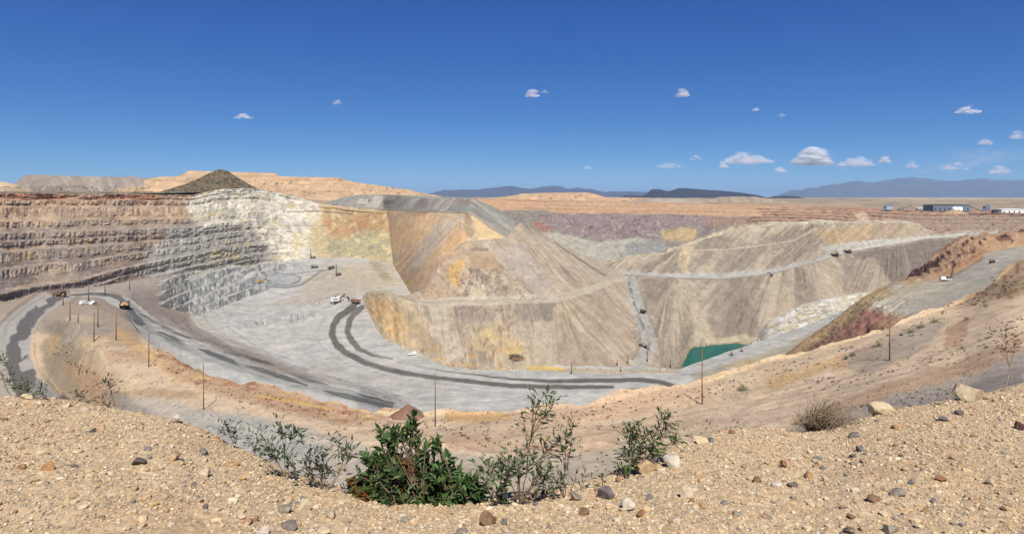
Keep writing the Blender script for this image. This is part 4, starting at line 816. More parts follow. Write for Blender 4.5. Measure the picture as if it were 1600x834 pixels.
# left: grey-brown bank, orange bands, pale pads
p.poly([(-230, 430), (130, 448), (205, 470), (240, 520), (200, 545), (120, 535), (70, 520), (-230, 540)], A(170, 154, 136), 8, 8, 0.85)
p.poly([(-230, 500), (40, 500), (20, 560), (30, 620), (-230, 660)], A(180, 168, 150), 8, 6, 0.9)
p.poly([(62, 545), (82, 520), (130, 520), (140, 545), (120, 575), (140, 640), (100, 640), (70, 600)], A(176, 158, 132), 6, 9, 0.8)
p.poly([(78, 530), (95, 518), (92, 535), (75, 560)], A(208, 174, 126), 4, 6, 0.7); p.poly([(95, 575), (120, 560), (160, 590), (185, 630), (150, 650), (120, 600)], A(202, 162, 126), 6, 10, 0.6)
p.poly([(70, 510), (110, 500), (118, 520), (80, 525)], A(150, 136, 122), 4, 6, 0.6); p.poly([(110, 490), (145, 495), (165, 503), (100, 502)], A(204, 184, 156), 2, 3, 0.8)
p.poly([(125, 525), (190, 518), (205, 530), (190, 540), (130, 545)], A(202, 176, 142), 3, 4, 0.8); p.poly([(100, 512), (165, 505), (180, 520), (125, 527), (100, 540)], A(172, 158, 142), 3, 5, 0.8)
p.poly([(178, 508), (200, 518), (240, 552), (300, 600), (270, 596), (220, 560), (185, 532)], A(208, 170, 116), 4, 6, 0.7)
p.poly([(130, 545), (200, 545), (250, 572), (300, 610), (330, 640), (250, 625), (170, 600), (130, 565)], A(216, 190, 158), 6, 6, 0.8)
p.poly([(160, 545), (220, 550), (240, 565), (170, 568)], A(190, 158, 124), 3, 5, 0.6)
p.poly([(175, 612), (230, 606), (320, 612), (300, 622), (190, 622)], A(182, 152, 118), 3, 6, 0.7)
p.poly([(180, 618), (250, 622), (320, 640), (440, 660), (560, 690), (620, 720), (560, 790), (300, 720), (200, 660)], A(194, 184, 168), 8, 8, 0.85)
p.poly([(160, 610), (185, 612), (250, 650), (330, 700), (250, 690), (190, 650)], A(158, 148, 138), 6, 6, 0.7); p.poly([(290, 650), (380, 645), (470, 672), (520, 720), (420, 730), (330, 690)], A(178, 178, 168), 10, 8, 0.7)
# berm ribs: orange and red-brown lumps
p.poly([(240, 545), (330, 580), (430, 605), (560, 640), (610, 650), (560, 668), (430, 640), (330, 612), (270, 585)], A(190, 156, 124), 5, 7, 0.8)
p.blotch(A(212, 176, 124), 22, 5, 12, 0.12, 0.35, 0.8, mask=sstep(4.3, 4.8, s.T) * (x > 220) * (x < 640)); p.blotch(A(160, 108, 80), 18, 5, 13, 0.15, 0.4, 0.6, mask=sstep(4.0, 4.6, s.T) * (x > 240) * (x < 640))
p.line([(400, 618, 2), (470, 629, 2.5), (520, 640, 1.5)], A(222, 182, 112), 1.5, 3, 0.8)
p.poly([(700, 642), (790, 644), (800, 656), (740, 660), (690, 656)], A(212, 172, 116), 3, 5, 0.8); p.poly([(800, 648), (900, 638), (1000, 614), (1100, 600), (1110, 625), (1000, 648), (900, 662), (820, 666)], A(224, 188, 152), 5, 5, 0.8)
p.poly([(560, 672), (700, 668), (900, 672), (1060, 655), (1100, 640), (1100, 670), (900, 690), (700, 690)], A(208, 180, 148), 5, 6, 0.6)
p.poly([(600, 690), (760, 712), (900, 706), (1000, 690), (1000, 830), (600, 830)], A(192, 180, 160), 8, 8, 0.75); p.poly([(700, 672), (790, 690), (900, 700), (960, 690), (960, 705), (800, 712), (700, 700)], A(196, 160, 130), 5, 8, 0.5)
# right: path, grey bank, orange outcrops
p.poly([(1100, 640), (1200, 610), (1330, 590), (1420, 560), (1500, 515), (1600, 470), (1900, 430), (1900, 500), (1600, 520), (1500, 565), (1400, 600), (1250, 640), (1120, 670)], A(224, 198, 166), 6, 6, 0.85)
p.poly([(1195, 592), (1300, 560), (1300, 572), (1260, 590), (1200, 612)], A(212, 174, 120), 4, 6, 0.7); p.poly([(1300, 560), (1370, 535), (1390, 540), (1340, 572), (1300, 580)], A(206, 160, 112), 4, 6, 0.6)
p.poly([(1320, 556), (1420, 510), (1480, 500), (1450, 545), (1360, 580), (1330, 578)], A(172, 160, 144), 5, 7, 0.7)
p.poly([(1480, 510), (1520, 495), (1500, 540), (1475, 545)], A(176, 132, 98), 4, 7, 0.6)
p.poly([(1250, 660), (1400, 612), (1500, 590), (1600, 548), (1900, 520), (1900, 680), (1600, 640), (1400, 690), (1200, 690)], A(166, 156, 144), 8, 8, 0.85)
p.poly([(1380, 640), (1500, 608), (1600, 575), (1600, 620), (1480, 650), (1380, 660)], A(142, 134, 126), 6, 6, 0.7)
p.poly([(1250, 650), (1380, 600), (1500, 565), (1600, 520), (1600, 545), (1500, 590), (1400, 615), (1300, 655)], A(184, 150, 120), 5, 8, 0.7)
p.poly([(1560, 400), (1620, 380), (1900, 370), (1900, 460), (1600, 460), (1540, 470), (1500, 480)], A(168, 142, 108), 6, 8, 0.75); p.blotch(A(138, 104, 76), 10, 5, 14, 0.1, 0.35, 0.7, mask=(x > 1480) * (y < 480))
for k in range(5):
    o = k * 7.0
    p.line([(1180, 618 + o, .7), (1300, 590 + o * 1.0, .7), (1420, 556 + o * 1.2, .7), (1500, 518 + o * 1.3, .7), (1600, 474 + o * 1.4, .7)], A(182, 152, 122), 1.2, 2, 0.5)
p.line([(760, 672, .8), (900, 676, .8), (1060, 650, .8), (1200, 622, .8)], A(186, 156, 126), 1.2, 1.5, 0.5); p.line([(770, 679, .8), (900, 683, .8), (1080, 655, .8)], A(186, 156, 126), 1.2, 1.5, 0.5)
# left haul road
r_ = 1 - sstep(-1.5, 1.5, sdr + 2.0 * s.px * 0 + 2.0 * p.w1)
p.mix(A(184, 178, 166), r_ * 0.95); g2 = A(112, 107, 103)
p.poly([(84, 461), (104, 461), (92, 470), (66, 490), (50, 510), (44, 530), (44, 556), (56, 584), (78, 612), (94, 640), (40, 646), (20, 606), (10, 575), (10, 545), (22, 512), (40, 492), (60, 474)], g2, 1.6, 5, 0.95)
p.poly([(16, 512), (30, 505), (24, 520), (12, 530)], A(190, 186, 176), 1.4, 5, 0.9); p.poly([(30, 534), (44, 528), (46, 552), (34, 560)], A(196, 192, 182), 1.4, 5, 0.8); p.poly([(28, 568), (44, 558), (52, 574), (36, 580)], A(196, 192, 182), 1.4, 5, 0.8)
p.poly([(58, 474), (70, 468), (74, 474), (60, 482)], A(194, 188, 178), 1.2, 3, 0.8); p.poly([(40, 605), (60, 590), (92, 620), (96, 634), (56, 640)], A(168, 164, 158), 2, 4, 0.6)
p.poly([(68, 630), (100, 616), (125, 640), (110, 660), (60, 660)], A(112, 106, 102), 1.5, 1, 0.8)
p.line([(6, 525, .8), (12, 505, .8), (40, 480, .8), (70, 463, .8)], A(140, 134, 126), .9, 1, 0.7)
p.mix(A(70, 62, 46), 0.6 * onr * sstep(0.5, 0.62, fbm(x / 2.5, y / 1.6, 2, 15)) * (y > 540) * (s.D < 260))
p.tone(fbm(x / 5, y / 2.4, 4, 22), 0.08); p.tone(fbm(s.X / 3, s.D / 5, 3, 24), 0.07)
finish(s, 'bench_terrain', M_near, p.c, road=r_ * (s.T > 1.5))
# ---- gravel shoulder under the camera
crest = [(-250, 600, 6.2), (0, 622, 6.0), (90, 628, 6.0), (150, 634, 5.9), (220, 646, 5.8), (270, 655, 5.7), (310, 672, 5.6), (350, 696, 5.2), (400, 722, 4.9), (450, 752, 4.5), (500, 768, 4.3), (560, 783, 4.1), (620, 795, 4.0), (700, 799, 3.95), (780, 793, 4.0), (860, 783, 4.1), (905, 770, 4.2), (950, 752, 4.4), (985, 735, 4.6), (1020, 714, 4.9), (1070, 692, 5.2), (1130, 676, 5.5), (1190, 672, 5.6), (1250, 678, 5.5), (1310, 672, 5.6), (1360, 655, 5.8), (1420, 642, 6.0), (1480, 626, 6.2), (1540, 614, 6.4), (1600, 600, 6.6), (1850, 570, 6.8)]
def at_d(d, z): return HY - z * F / d
xs_ = [q[0] for q in crest]
n0 = [(x, at_d(1.3, -1.58), 1.3) for x in xs_]; n1 = [(x, at_d(2.5, -1.62), 2.5) for x in xs_]
sh1 = [(x, at_d(d + 0.45, -(y - HY) / F * d - 0.14), d + 0.45) for x, y, d in crest]
sh2 = [(x, at_d(d + 9, -(y - HY) / F * d - 6.0), d + 9) for x, y, d in crest]
M_grav = ground_mat('gravel_soil', 28, 0.3, 0.6, 0.012, 55)
def shoulder(x0, x1, step, rows):
    s = survey([n0, n1, crest, sh1, sh2], [dict(rows=r) for r in rows], x0, x1, step, 9)
    refresh(s)
    s.Z = s.Z + 0.045 * fbm(s.X / 0.8, s.D / 0.8, 4, 3) + 0.02 * fbm(s.X / 0.16, s.D / 0.16, 4, 5) + 0.006 * fbm(s.X / 0.035, s.D / 0.035, 3, 6) * (s.T < 3)
    refresh(s)
    p = Paint(s, A(224, 196, 158))
    p.mix(A(212, 180, 140), 0.6 * sstep(0.0, 0.45, fbm(s.X / 0.5, s.D / 0.5, 4, 8))); p.mix(A(222, 196, 158), 0.6 * sstep(0.05, 0.4, fbm(s.X / 0.35, s.D / 0.35, 4, 9)))
    p.tone(fbm(s.X / 0.05, s.D / 0.05, 3, 10), 0.18)
    finish(s, 'gravel_ground', M_grav, p.c)
    return s
FG = shoulder(-250, 1850, 1.4, (30, 230, 40, 60))
shoulder(-3600, -250, 9, (30, 160, 30, 40)); shoulder(1850, 5200, 9, (30, 160, 30, 40))
# ================================================================== THINGS
rng = random.Random(7); nrs = np.random.RandomState(11)
VL = bpy.context.view_layer; VL.update(); DG = bpy.context.evaluated_depsgraph_get()
def hit(px, py):
    d = Vector(((px - CX) / F, 1, -(py - HY) / F)).normalized()
    r = sc.ray_cast(DG, (0, 0, 0), d)
    return r[1] if r[0] else d * 100
def ground_at(x, y):
    r = sc.ray_cast(DG, (x, y, 400), (0, 0, -1)); return r[1] if r[0] else Vector((x, y, 0))
def pix(px, py, D): return Vector(((px - CX) / F * D, D, -(py - HY) / F * D))

class MB:
    """collects boxes, prisms and tubes into one mesh"""
    def __init__(s): s.v = []; s.f = {}; s.c = []
    def add(s, V, Fs, col=None):
        o = len(s.v); s.v += [tuple(p) for p in V]
        for f in Fs: s.f.setdefault(len(f), []).append([i + o for i in f])
        return s
    def box(s, c, d, rot=None, taper=None, bev=0.0):
        hx, hy, hz = d[0] / 2, d[1] / 2, d[2] / 2; V = []
        for z in (-hz, hz):
            k = taper if (taper and z > 0) else (1, 1)
            for x, y in ((-hx, -hy), (hx, -hy), (hx, hy), (-hx, hy)): V.append(Vector((x * k[0], y * k[1], z)))
        if rot: V = [Euler(rot).to_matrix() @ p for p in V]
        V = [p + Vector(c) for p in V]
        return s.add(V, [(0, 3, 2, 1), (4, 5, 6, 7), (0, 1, 5, 4), (1, 2, 6, 5), (2, 3, 7, 6), (3, 0, 4, 7)])
    def prism(s, prof, y0, y1):
        """profile in x-z, extruded along y"""
        n = len(prof); V = [(x, y0, z) for x, z in prof] + [(x, y1, z) for x, z in prof]
        return s.add(V, [tuple(range(n)), tuple(range(2 * n - 1, n - 1, -1))] + [(i, i + n, (i + 1) % n + n, (i + 1) % n) for i in range(n)])
    def tube(s, a, b, r0, r1=None, n=8, caps=True):
        a = Vector(a); b = Vector(b); r1 = r0 if r1 is None else r1; d = (b - a).normalized()
        u = d.orthogonal().normalized(); w = d.cross(u); V = []
        for p, r in ((a, r0), (b, r1)):
            for i in range(n): t = 2 * math.pi * i / n; V.append(p + (u * math.cos(t) + w * math.sin(t)) * r)
        Fs = [(i, (i + 1) % n, (i + 1) % n + n, i + n) for i in range(n)]
        if caps: Fs += [tuple(range(n - 1, -1, -1)), tuple(range(n, 2 * n))]
        return s.add(V, Fs)
    def build(s, name, mat, parent=None, smooth=False):
        return mesh_obj(name, s.v, [np.array(f) for f in s.f.values()], mat, None, smooth, parent)

def thing(name, label, cat, loc, rz=0.0, group=None, rx=0.0, ry=0.0):
    o = bpy.data.objects.new(name, None); COL.objects.link(o); o.empty_display_size = 0.5
    o.location = loc; o.rotation_euler = (rx, ry, rz); return tag(o, label, cat, group)
def copy_thing(src, loc, rz, label, scale=1.0):
    r = src.copy(); COL.objects.link(r); r.location = loc; r.rotation_euler = (0, 0, rz); r['label'] = label; r.scale = (scale,) * 3
    for ch in src.children:
        c = ch.copy(); COL.objects.link(c); c.parent = r
        for g in ch.children: d = g.copy(); COL.objects.link(d); d.parent = c
    return r

PAINT_Y = worn('yellow_paint', (0.50, 0.30, 0.05), 0.5); PAINT_W = worn('white_paint', (0.72, 0.72, 0.70), 0.45, amt=0.25)
PAINT_R = worn('rust_paint', (0.17, 0.075, 0.045), 0.6); PAINT_G = worn('grey_paint', (0.22, 0.22, 0.22), 0.55); DARK = worn('dark_steel', (0.035, 0.033, 0.032), 0.6, amt=0.3)
RUBBER = principled('rubber', (0.022, 0.022, 0.024), 0.85); GLASS = principled('dark_glass', (0.012, 0.015, 0.018), 0.08, 0.5); WOOD = worn('pole_wood', (0.20, 0.115, 0.055), 0.85, 0.15, dirt=(0.10, 0.06, 0.035), amt=0.8, scale=4)
BROWN = worn('brown_paint', (0.12, 0.07, 0.04), 0.6); BLUE = worn('blue_steel', (0.10, 0.14, 0.20), 0.6); LBLUE = worn('pale_blue_steel', (0.26, 0.36, 0.44), 0.6); EARTH = ground_mat('load_earth', 0.9, 0.3, 0.6, 0.3)

# ---- utility poles
def pole(bx, by, ty, label, arm=False, lean=0.0, skid=False, cat='pole'):
    p = hit(bx, by); h = (by - ty) / F * p.y
    t = thing('utility_pole', label, cat, p, 0, 'bare wooden poles along the mine benches', 0, lean)
    r = max(0.12, 0.00078 * p.y)
    MB().tube((0, 0, -0.6), (0, 0, h), r * 1.15, r * 0.8, 10).build('pole_shaft', WOOD, t, True)
    if arm:
        MB().box((0, 0, h - 0.9), (2.6, 0.16, 0.2)).build('crossarm', WOOD, t)
        for s_ in (-1.1, 0, 1.1): MB().tube((s_, 0, h - 0.8), (s_, 0, h - 0.45), 0.1, 0.07, 6).build('insulator', DARK, t)
    if skid:
        MB().box((0, 0, 0.2), (3.4, 1.8, 0.5)).box((1.0, 0.2, 0.7), (1.0, 0.8, 0.6)).build('skid_base', DARK, t)
    return t
for a in [(680, 666, 582, 'tall bare wooden pole rising behind the dense green bush, nearest the middle of the bench'),
          (318, 640, 568, 'tall bare wooden pole on the lower left end of the bench above the grey pad'),
          (232.6, 573, 519, 'bare wooden pole at the foot of the orange berm beside the left haul road'),
          (181.4, 531.5, 489, 'bare wooden pole on the pale pad below the dump truck seen from behind'),
          (147, 534, 488, 'bare wooden pole casting a long shadow across the pale pad on the left'),
          (153, 511, 474, 'wooden pole with a crossarm, just behind the pole on the pale pad', True),
          (109.5, 501, 471, 'wooden pole at the left edge of the white sand patch above the left haul road'),
          (122, 503.5, 489, 'short wooden pole standing in the white sand patch on the left bank'),
          (98.5, 477, 461, 'short wooden pole beside the dump truck at the head of the left haul road'),
          (138.5, 472, 443, 'thin pole standing between the two white pickups'),
          (164, 461, 445, 'thin pole at the near edge of the road junction, above the two pickups'),
          (202.5, 452, 438, 'thin pole on the grey bench beyond the haul road junction', True),
          (1097, 631, 545, 'rusty bare pole standing on the berm in front of the green pond'),
          (1390, 563, 488, 'bare wooden pole on the grey bank below the pale spur on the right')]:
    pole(*a)
for a in [(893, 584, 566, 'short thin pole at the toe of the dump, west of the valley road'), (964.5, 571, 561, 'very short pole between the dump toe and the valley road'),
          (981, 568, 554, 'short pole on the left shoulder of the valley road'), (970, 580, 572, 'tiny pole beside the white rubble at the valley mouth'),
          (1011.6, 565, 551, 'short pole on the right shoulder of the valley road'), (1047.5, 576, 561, 'short pole on the rubble between the valley road and the pond')]:
    pole(*a)
pole(1143, 555, 545, 'short pole on a dark skid on the ramp beside the pond', skid=True); pole(1158.5, 549, 540, 'short pole on a skid at the right tip of the pond', skid=True)

# ---- haul trucks: local x forward, about 12 m long
def haul_truck(label, loc, rz, body=PAINT_Y, tray=PAINT_Y, load=True, group='haul trucks on the mine roads', scale=1.0):
    t = thing('haul_truck', label, 'dump truck', loc, rz, group); t.scale = (scale,) * 3
    f = MB().box((0, 0, 1.75), (10.2, 1.9, 0.8)).box((4.4, 0, 2.4), (2.2, 5.0, 1.3)).box((3.4, 0, 3.2), (3.0, 3.8, 0.25)).tube((4.6, -2.2, 2.0), (4.6, 2.2, 2.0), .3).tube((-2.2, -2.6, 1.6), (-2.2, 2.6, 1.6), .45)
    ch = f.build('chassis', body, t)
    g = MB(); [g.box((5.53, 0, 1.95 + i * .22), (0.06, 2.4, 0.1)) for i in range(5)]; g.build('grille', DARK, ch)
    b = MB().prism([(-6.0, 3.1), (-5.4, 2.7), (2.0, 2.4), (2.7, 5.0), (5.6, 5.35), (5.6, 5.55), (2.4, 5.35), (1.8, 5.2), (-5.9, 4.6)], -3.2, -2.95).prism([(-6.0, 3.1), (-5.4, 2.7), (2.0, 2.4), (2.7, 5.0), (5.6, 5.35), (5.6, 5.55), (2.4, 5.35), (1.8, 5.2), (-5.9, 4.6)], 2.95, 3.2)
    b.prism([(-6.0, 3.1), (-5.4, 2.7), (2.0, 2.4), (2.7, 5.0), (5.6, 5.35), (5.6, 5.6), (2.5, 5.3), (1.7, 2.75), (-5.4, 3.0), (-6.0, 3.35)], -2.95, 2.95)
    for i in range(5): b.box((-4.8 + i * 1.5, -3.28, 3.75), (0.22, 0.16, 1.9)).box((-4.8 + i * 1.5, 3.28, 3.75), (0.22, 0.16, 1.9))
    bd = b.build('dump_body', tray, t)
    if load:
        V = []; n = 14
        for i in range(n):
            for j in range(n):
                x = -5.6 + i * 7.6 / (n - 1); y = -2.9 + j * 5.8 / (n - 1); e = max(0, 1 - ((x + 1.8) / 4.0) ** 2) * max(0, 1 - (y / 3.2) ** 2)
                V.append((x, y, 3.7 + 2.3 * e + 0.35 * math.sin(x * 3 + y * 2)))
        Q = np.array([(i * n + j, (i + 1) * n + j, (i + 1) * n + j + 1, i * n + j + 1) for i in range(n - 1) for j in range(n - 1)])
        mesh_obj('load', V, Q, EARTH, np.tile(A(190, 160, 118), (len(V), 1)), True, t)
    c = MB().box((4.0, 1.35, 4.0), (1.5, 1.7, 1.7), taper=(0.9, 0.95)).build('cab', body, t)
    MB().box((4.74, 1.35, 4.2), (0.08, 1.4, 0.8)).box((4.0, 2.2, 4.2), (1.1, 0.08, 0.8)).build('window', GLASS, c)
    for x, ys, w in ((3.5, (-2.55, 2.55), 1.0), (-2.2, (-2.3, 2.3), 2.0)):
        for y in ys:
            wh = MB().tube((x, y - w / 2, 1.4), (x, y + w / 2, 1.4), 1.4, 1.4, 18).build('wheel', RUBBER, t, False)
            s_ = 1 if y > 0 else -1
            MB().tube((x, y + s_ * (w / 2 - .05), 1.4), (x, y + s_ * (w / 2 + .06), 1.4), 0.65, 0.6, 12).build('rim', body, wh)
    hr = MB(); [hr.tube((5.4, y, 3.3), (5.4, y, 4.2), .05, .05, 5) for y in (-2.3, -1.2, 0, )]; hr.tube((5.4, -2.3, 4.2), (5.4, 0, 4.2), .05, .05, 5); hr.build('handrail', body, t)
    return t
def place(px, py): return hit(px, py)
haul_truck('brown dump truck seen side on at the top of the left haul road', place(93, 463), rad(12), PAINT_Y, BROWN, False)
haul_truck('dump truck with a heaped tan load seen from behind on the main haul road', place(195, 482.5), rad(118), DARK, DARK, True)
haul_truck('dark red dump truck waiting beside the white shovel', place(555.5, 474.5), rad(165), PAINT_R, PAINT_R, False)
haul_truck('grey dump truck parked below the far drill rig on the upper floor', place(491.5, 418.5), rad(175), PAINT_G, PAINT_G, True)
haul_truck('dusty brown dump truck next to the drill rig on the upper floor', place(517.5, 420.5), rad(35), BROWN, BROWN, True)
haul_truck('small pale dump truck on the long road across the right dump', place(1204, 430), rad(185), PAINT_W, PAINT_G, True, scale=.7)
haul_truck('dark dump truck climbing the right dump road, following another', place(1305, 400.5), rad(20), DARK, DARK, True)
haul_truck('dark dump truck leading on the right dump road, near the dark bowl slope', place(1325, 395), rad(20), DARK, BROWN, True)
haul_truck('brown dump truck low on the valley road near its mouth', place(1006, 542), rad(175), BROWN, PAINT_G, True, scale=.72)
haul_truck('grey dump truck half way up the valley road', place(1004.5, 489), rad(115), PAINT_G, DARK, False, scale=.62)
haul_truck('dark loader parked on the pale spur under the rock ledge', place(1550, 411), rad(60), DARK, BROWN, False, group=None, scale=.62)

# ---- mining shovel and excavator
def shovel(label, loc, rz, body, dark, scale=1.0, name='mining_shovel', cat='shovel'):
    t = thing(name, label, cat, loc, rz); t.scale = (scale,) * 3
    for y in (-2.9, 2.9):
        MB().prism([(-4.2, 0.35), (-3.6, 0), (3.6, 0), (4.2, 0.35), (4.2, 1.2), (3.5, 1.7), (-3.5, 1.7), (-4.2, 1.2)], y - .8, y + .8).build('track', DARK, t)
    MB().tube((0, 0, 1.2), (0, 0, 2.4), 2.4, 2.4, 20).box((0, 0, 1.1), (4.5, 4.6, 0.9)).build('undercarriage', DARK, t)
    h = MB().box((-2.2, 0, 4.3), (9.0, 6.4, 3.8)).box((-2.4, 0, 6.35), (7.6, 4.6, 0.35)).box((-6.9, 0, 3.6), (1.0, 6.0, 2.2)).build('house', body, t)
    MB().box((-2.2, -3.26, 4.6), (6.4, 0.1, 1.3)).box((-2.2, 3.26, 4.6), (6.4, 0.1, 1.3)).build('louvre_panel', dark, h)
    MB().box((-4.4, 1.3, 6.9), (1.6, 1.2, 0.8)).box((-1.6, -1.2, 6.9), (1.2, 1.2, 0.7)).build('roof_unit', dark, h)
    c = MB().box((2.4, 2.3, 6.6), (2.0, 1.9, 2.3)).build('cab', body, t)
    MB().box((3.43, 2.3, 6.8), (.07, 1.6, 1.3)).box((2.4, 3.28, 6.8), (1.6, .07, 1.2)).build('window', GLASS, c)
    MB().prism([(1.5, 2.8), (2.7, 2.6), (9.8, 9.2), (9.4, 10.0), (8.6, 9.8)], -0.8, 0.8).build('boom', dark, t)
    MB().prism([(5.4, 7.0), (6.2, 6.2), (12.2, 4.4), (12.4, 5.3)], -0.55, 0.55).build('stick', dark, t)
    MB().prism([(11.6, 6.3), (12.0, 3.3), (13.4, 2.2), (15.2, 2.4), (15.0, 3.2), (13.6, 6.0)], -1.7, 1.7).build('bucket', dark, t)
    g = MB(); [g.tube((-3.0, y, 6.4), (1.0, y * .6, 11.0), .16, .12, 6).tube((1.0, y * .6, 11.0), (2.2, y, 5.6), .16, .12, 6).tube((1.0, y * .6, 11.0), (9.4, y * .6, 9.8), .08, .08, 5) for y in (-1.3, 1.3)]
    g.build('gantry', dark, t)
    return t
shovel('large white mining shovel with its dark boom raised at the pit face', place(526.5, 472.5), rad(22), PAINT_W, DARK, 1.02)
shovel('yellow excavator with a dark arm working on the grey bench', place(408.5, 442), rad(28), PAINT_Y, DARK, 0.78, 'excavator', 'excavator')

# ---- drill rigs
def drill(label, loc, rz, h=17.0, scale=1.0, lean=0.0, body=BROWN, white=False):
    t = thing('drill_rig', label, 'drill rig', loc, rz, 'blast hole drill rigs'); t.scale = (scale,) * 3
    for y in (-1.8, 1.8): MB().prism([(-3.4, .3), (-2.9, 0), (2.9, 0), (3.4, .3), (3.4, 1), (2.9, 1.4), (-2.9, 1.4), (-3.4, 1)], y - .45, y + .45).build('track', DARK, t)
    d = MB().box((-.6, 0, 1.9), (10.0, 4.2, 0.6)).box((-2.8, 0, 3.3), (4.4, 3.2, 2.3)).build('deck', PAINT_W if white else body, t)
    MB().tube((-4.2, .8, 4.4), (-4.2, .8, 5.6), .25, .2, 8).build('exhaust', DARK, d)
    c = MB().box((2.2, 1.2, 3.4), (1.8, 1.7, 2.3)).build('cab', body, t); MB().box((3.14, 1.2, 3.7), (.07, 1.4, 1.2)).build('window', GLASS, c)
    m = MB(); tl = math.tan(lean)
    for y in (-.7, .7):
        for x in (3.3, 4.5): m.tube((x, y, 1.5), (x - tl * h, y, h), .13, .13, 6)
    for k in range(9):
        z0 = 2 + k * (h - 2.5) / 9; z1 = 2 + (k + 1) * (h - 2.5) / 9
        for y in (-.7, .7): m.tube((3.3 - tl * z0, y, z0), (4.5 - tl * z1, y, z1), .08, .08, 5)
    m.box((3.9 - tl * h, 0, h), (1.6, 1.8, .4)); m.tube((3.9, 0, 2), (3.9 - tl * h * .95, 0, h * .95), .3, .3, 8)
    m.build('mast', DARK, t)
    for y in (-1.7, 1.7): MB().tube((-4.8, y, .0), (-4.8, y, 2.2), .2, .2, 6).build('jack', DARK, t)
    return t
drill('drill rig with its mast upright on the edge of the upper floor', place(528.5, 430.5), rad(150), 16)
drill('drill rig with a thin tall mast at the foot of the back wall', place(488.5, 404), rad(170), 17)
drill('black drill rig with a tilted mast and white deck on the pale spur', place(1478, 439), rad(-8), 15, 0.95, rad(-12), DARK, True)

# ---- pickups and service trucks: local x forward, 5.6 m long
def pickup(label, loc, rz, body=PAINT_W, box=False, scale=1.0, group='white service pickups'):
    t = thing('pickup', label, 'pickup', loc, rz, group); t.scale = (scale,) * 3
    b = MB().prism([(-2.7, .55), (2.75, .55), (2.8, 1.05), (1.35, 1.2), (-2.7, 1.15)], -.95, .95)
    for y in (-.9, .9): b.box((-1.6, y, 1.3), (2.2, .1, .4))
    b.box((-2.66, 0, 1.3), (.1, 1.8, .4)); bd = b.build('body', body, t)
    c = MB().prism([(-.5, 1.15), (1.4, 1.2), (.75, 1.95), (-.4, 1.95)], -.85, .85).build('cab', body, t)
    MB().prism([(.86, 1.3), (1.36, 1.26), (.82, 1.86), (.74, 1.86)], -.75, .75).box((.2, -.86, 1.6), (.9, .04, .4)).box((.2, .86, 1.6), (.9, .04, .4)).build('window', GLASS, c)
    for x in (-1.7, 1.75):
        for y in (-.85, .85):
            w = MB().tube((x, y - .13, .42), (x, y + .13, .42), .42, .42, 14).build('wheel', RUBBER, t)
            MB().tube((x, y + math.copysign(.12, y), .42), (x, y + math.copysign(.15, y), .42), .22, .2, 8).build('rim', PAINT_G, w)
    for y in (-.7, .7): MB().box((2.78, y, .9), (.06, .3, .18)).build('headlight', PAINT_W, t)
    if box: MB().box((-1.65, 0, 1.75), (2.0, 1.8, 1.1)).build('service_box', body, t)
    return t
pickup('white pickup with a service box parked left of the thin pole', place(133.5, 475.5), rad(70), box=True, scale=1.4)
pickup('white and grey pickup parked right of the thin pole', place(145.5, 475.5), rad(100), PAINT_W, scale=1.3)
pickup('pale service truck with a box body parked at the foot of the yellow slope', place(644, 554.5), rad(200), PAINT_W, True, 1.25, group=None)

# ---- plant buildings on the far rim
def bsite(px, py): return hit(px, py)
def shed(label, px, py, w, d, h, wall, roofm, rz=0, door=True):
    p = bsite(px, py); t = thing('plant_shed', label, 'shed', p - Vector((0, 0, 1)), rz)
    MB().box((0, d / 2, h / 2 + .5), (w, d, h + 1)).build('wall', wall, t)
    rf = MB().prism([(-w / 2 - 1, h + 1.0), (w / 2 + 1, h + 1.0), (w / 2 + 1, h + 1.8), (0, h + 4), (-w / 2 - 1, h + 1.8)], -1, d + 1).build('roof', roofm, t)
    for i in range(max(2, int(w / 14))):
        x = -w / 2 + (i + .5) * w / max(2, int(w / 14)); MB().box((x, -.08, h * .4), (4.5, .2, h * .55)).build('door', DARK, t)
    return t
shed('long dark blue-grey mill shed with a flat roof on the right rim', 1487, 330.5, 112, 46, 19, BLUE, DARK)
shed('low white workshop at the right edge of the rim', 1585, 332.5, 78, 24, 10, PAINT_W, PAINT_W)
shed('small grey shed on the rim between the blue tower and the mill shed', 1440, 328.5, 22, 12, 5, PAINT_G, PAINT_W)
shed('dark little shed left of the white workshop on the rim', 1556.5, 333, 13, 10, 8, DARK, DARK)
for px, lab in ((1487, 'white round tank in front of the mill shed, left of its twin'), (1494.5, 'white round tank in front of the mill shed, right of its twin')):
    p = bsite(px, 331) - Vector((0, 14, 1)); t = thing('storage_tank', lab, 'tank', p, 0, 'white tanks by the mill shed')
    MB().tube((0, 0, 0), (0, 0, 15), 7.6, 7.6, 24).build('tank_shell', PAINT_W, t, True); MB().tube((0, 0, 15), (0, 0, 17), 7.6, 2.0, 24).build('tank_roof', PAINT_W, t)
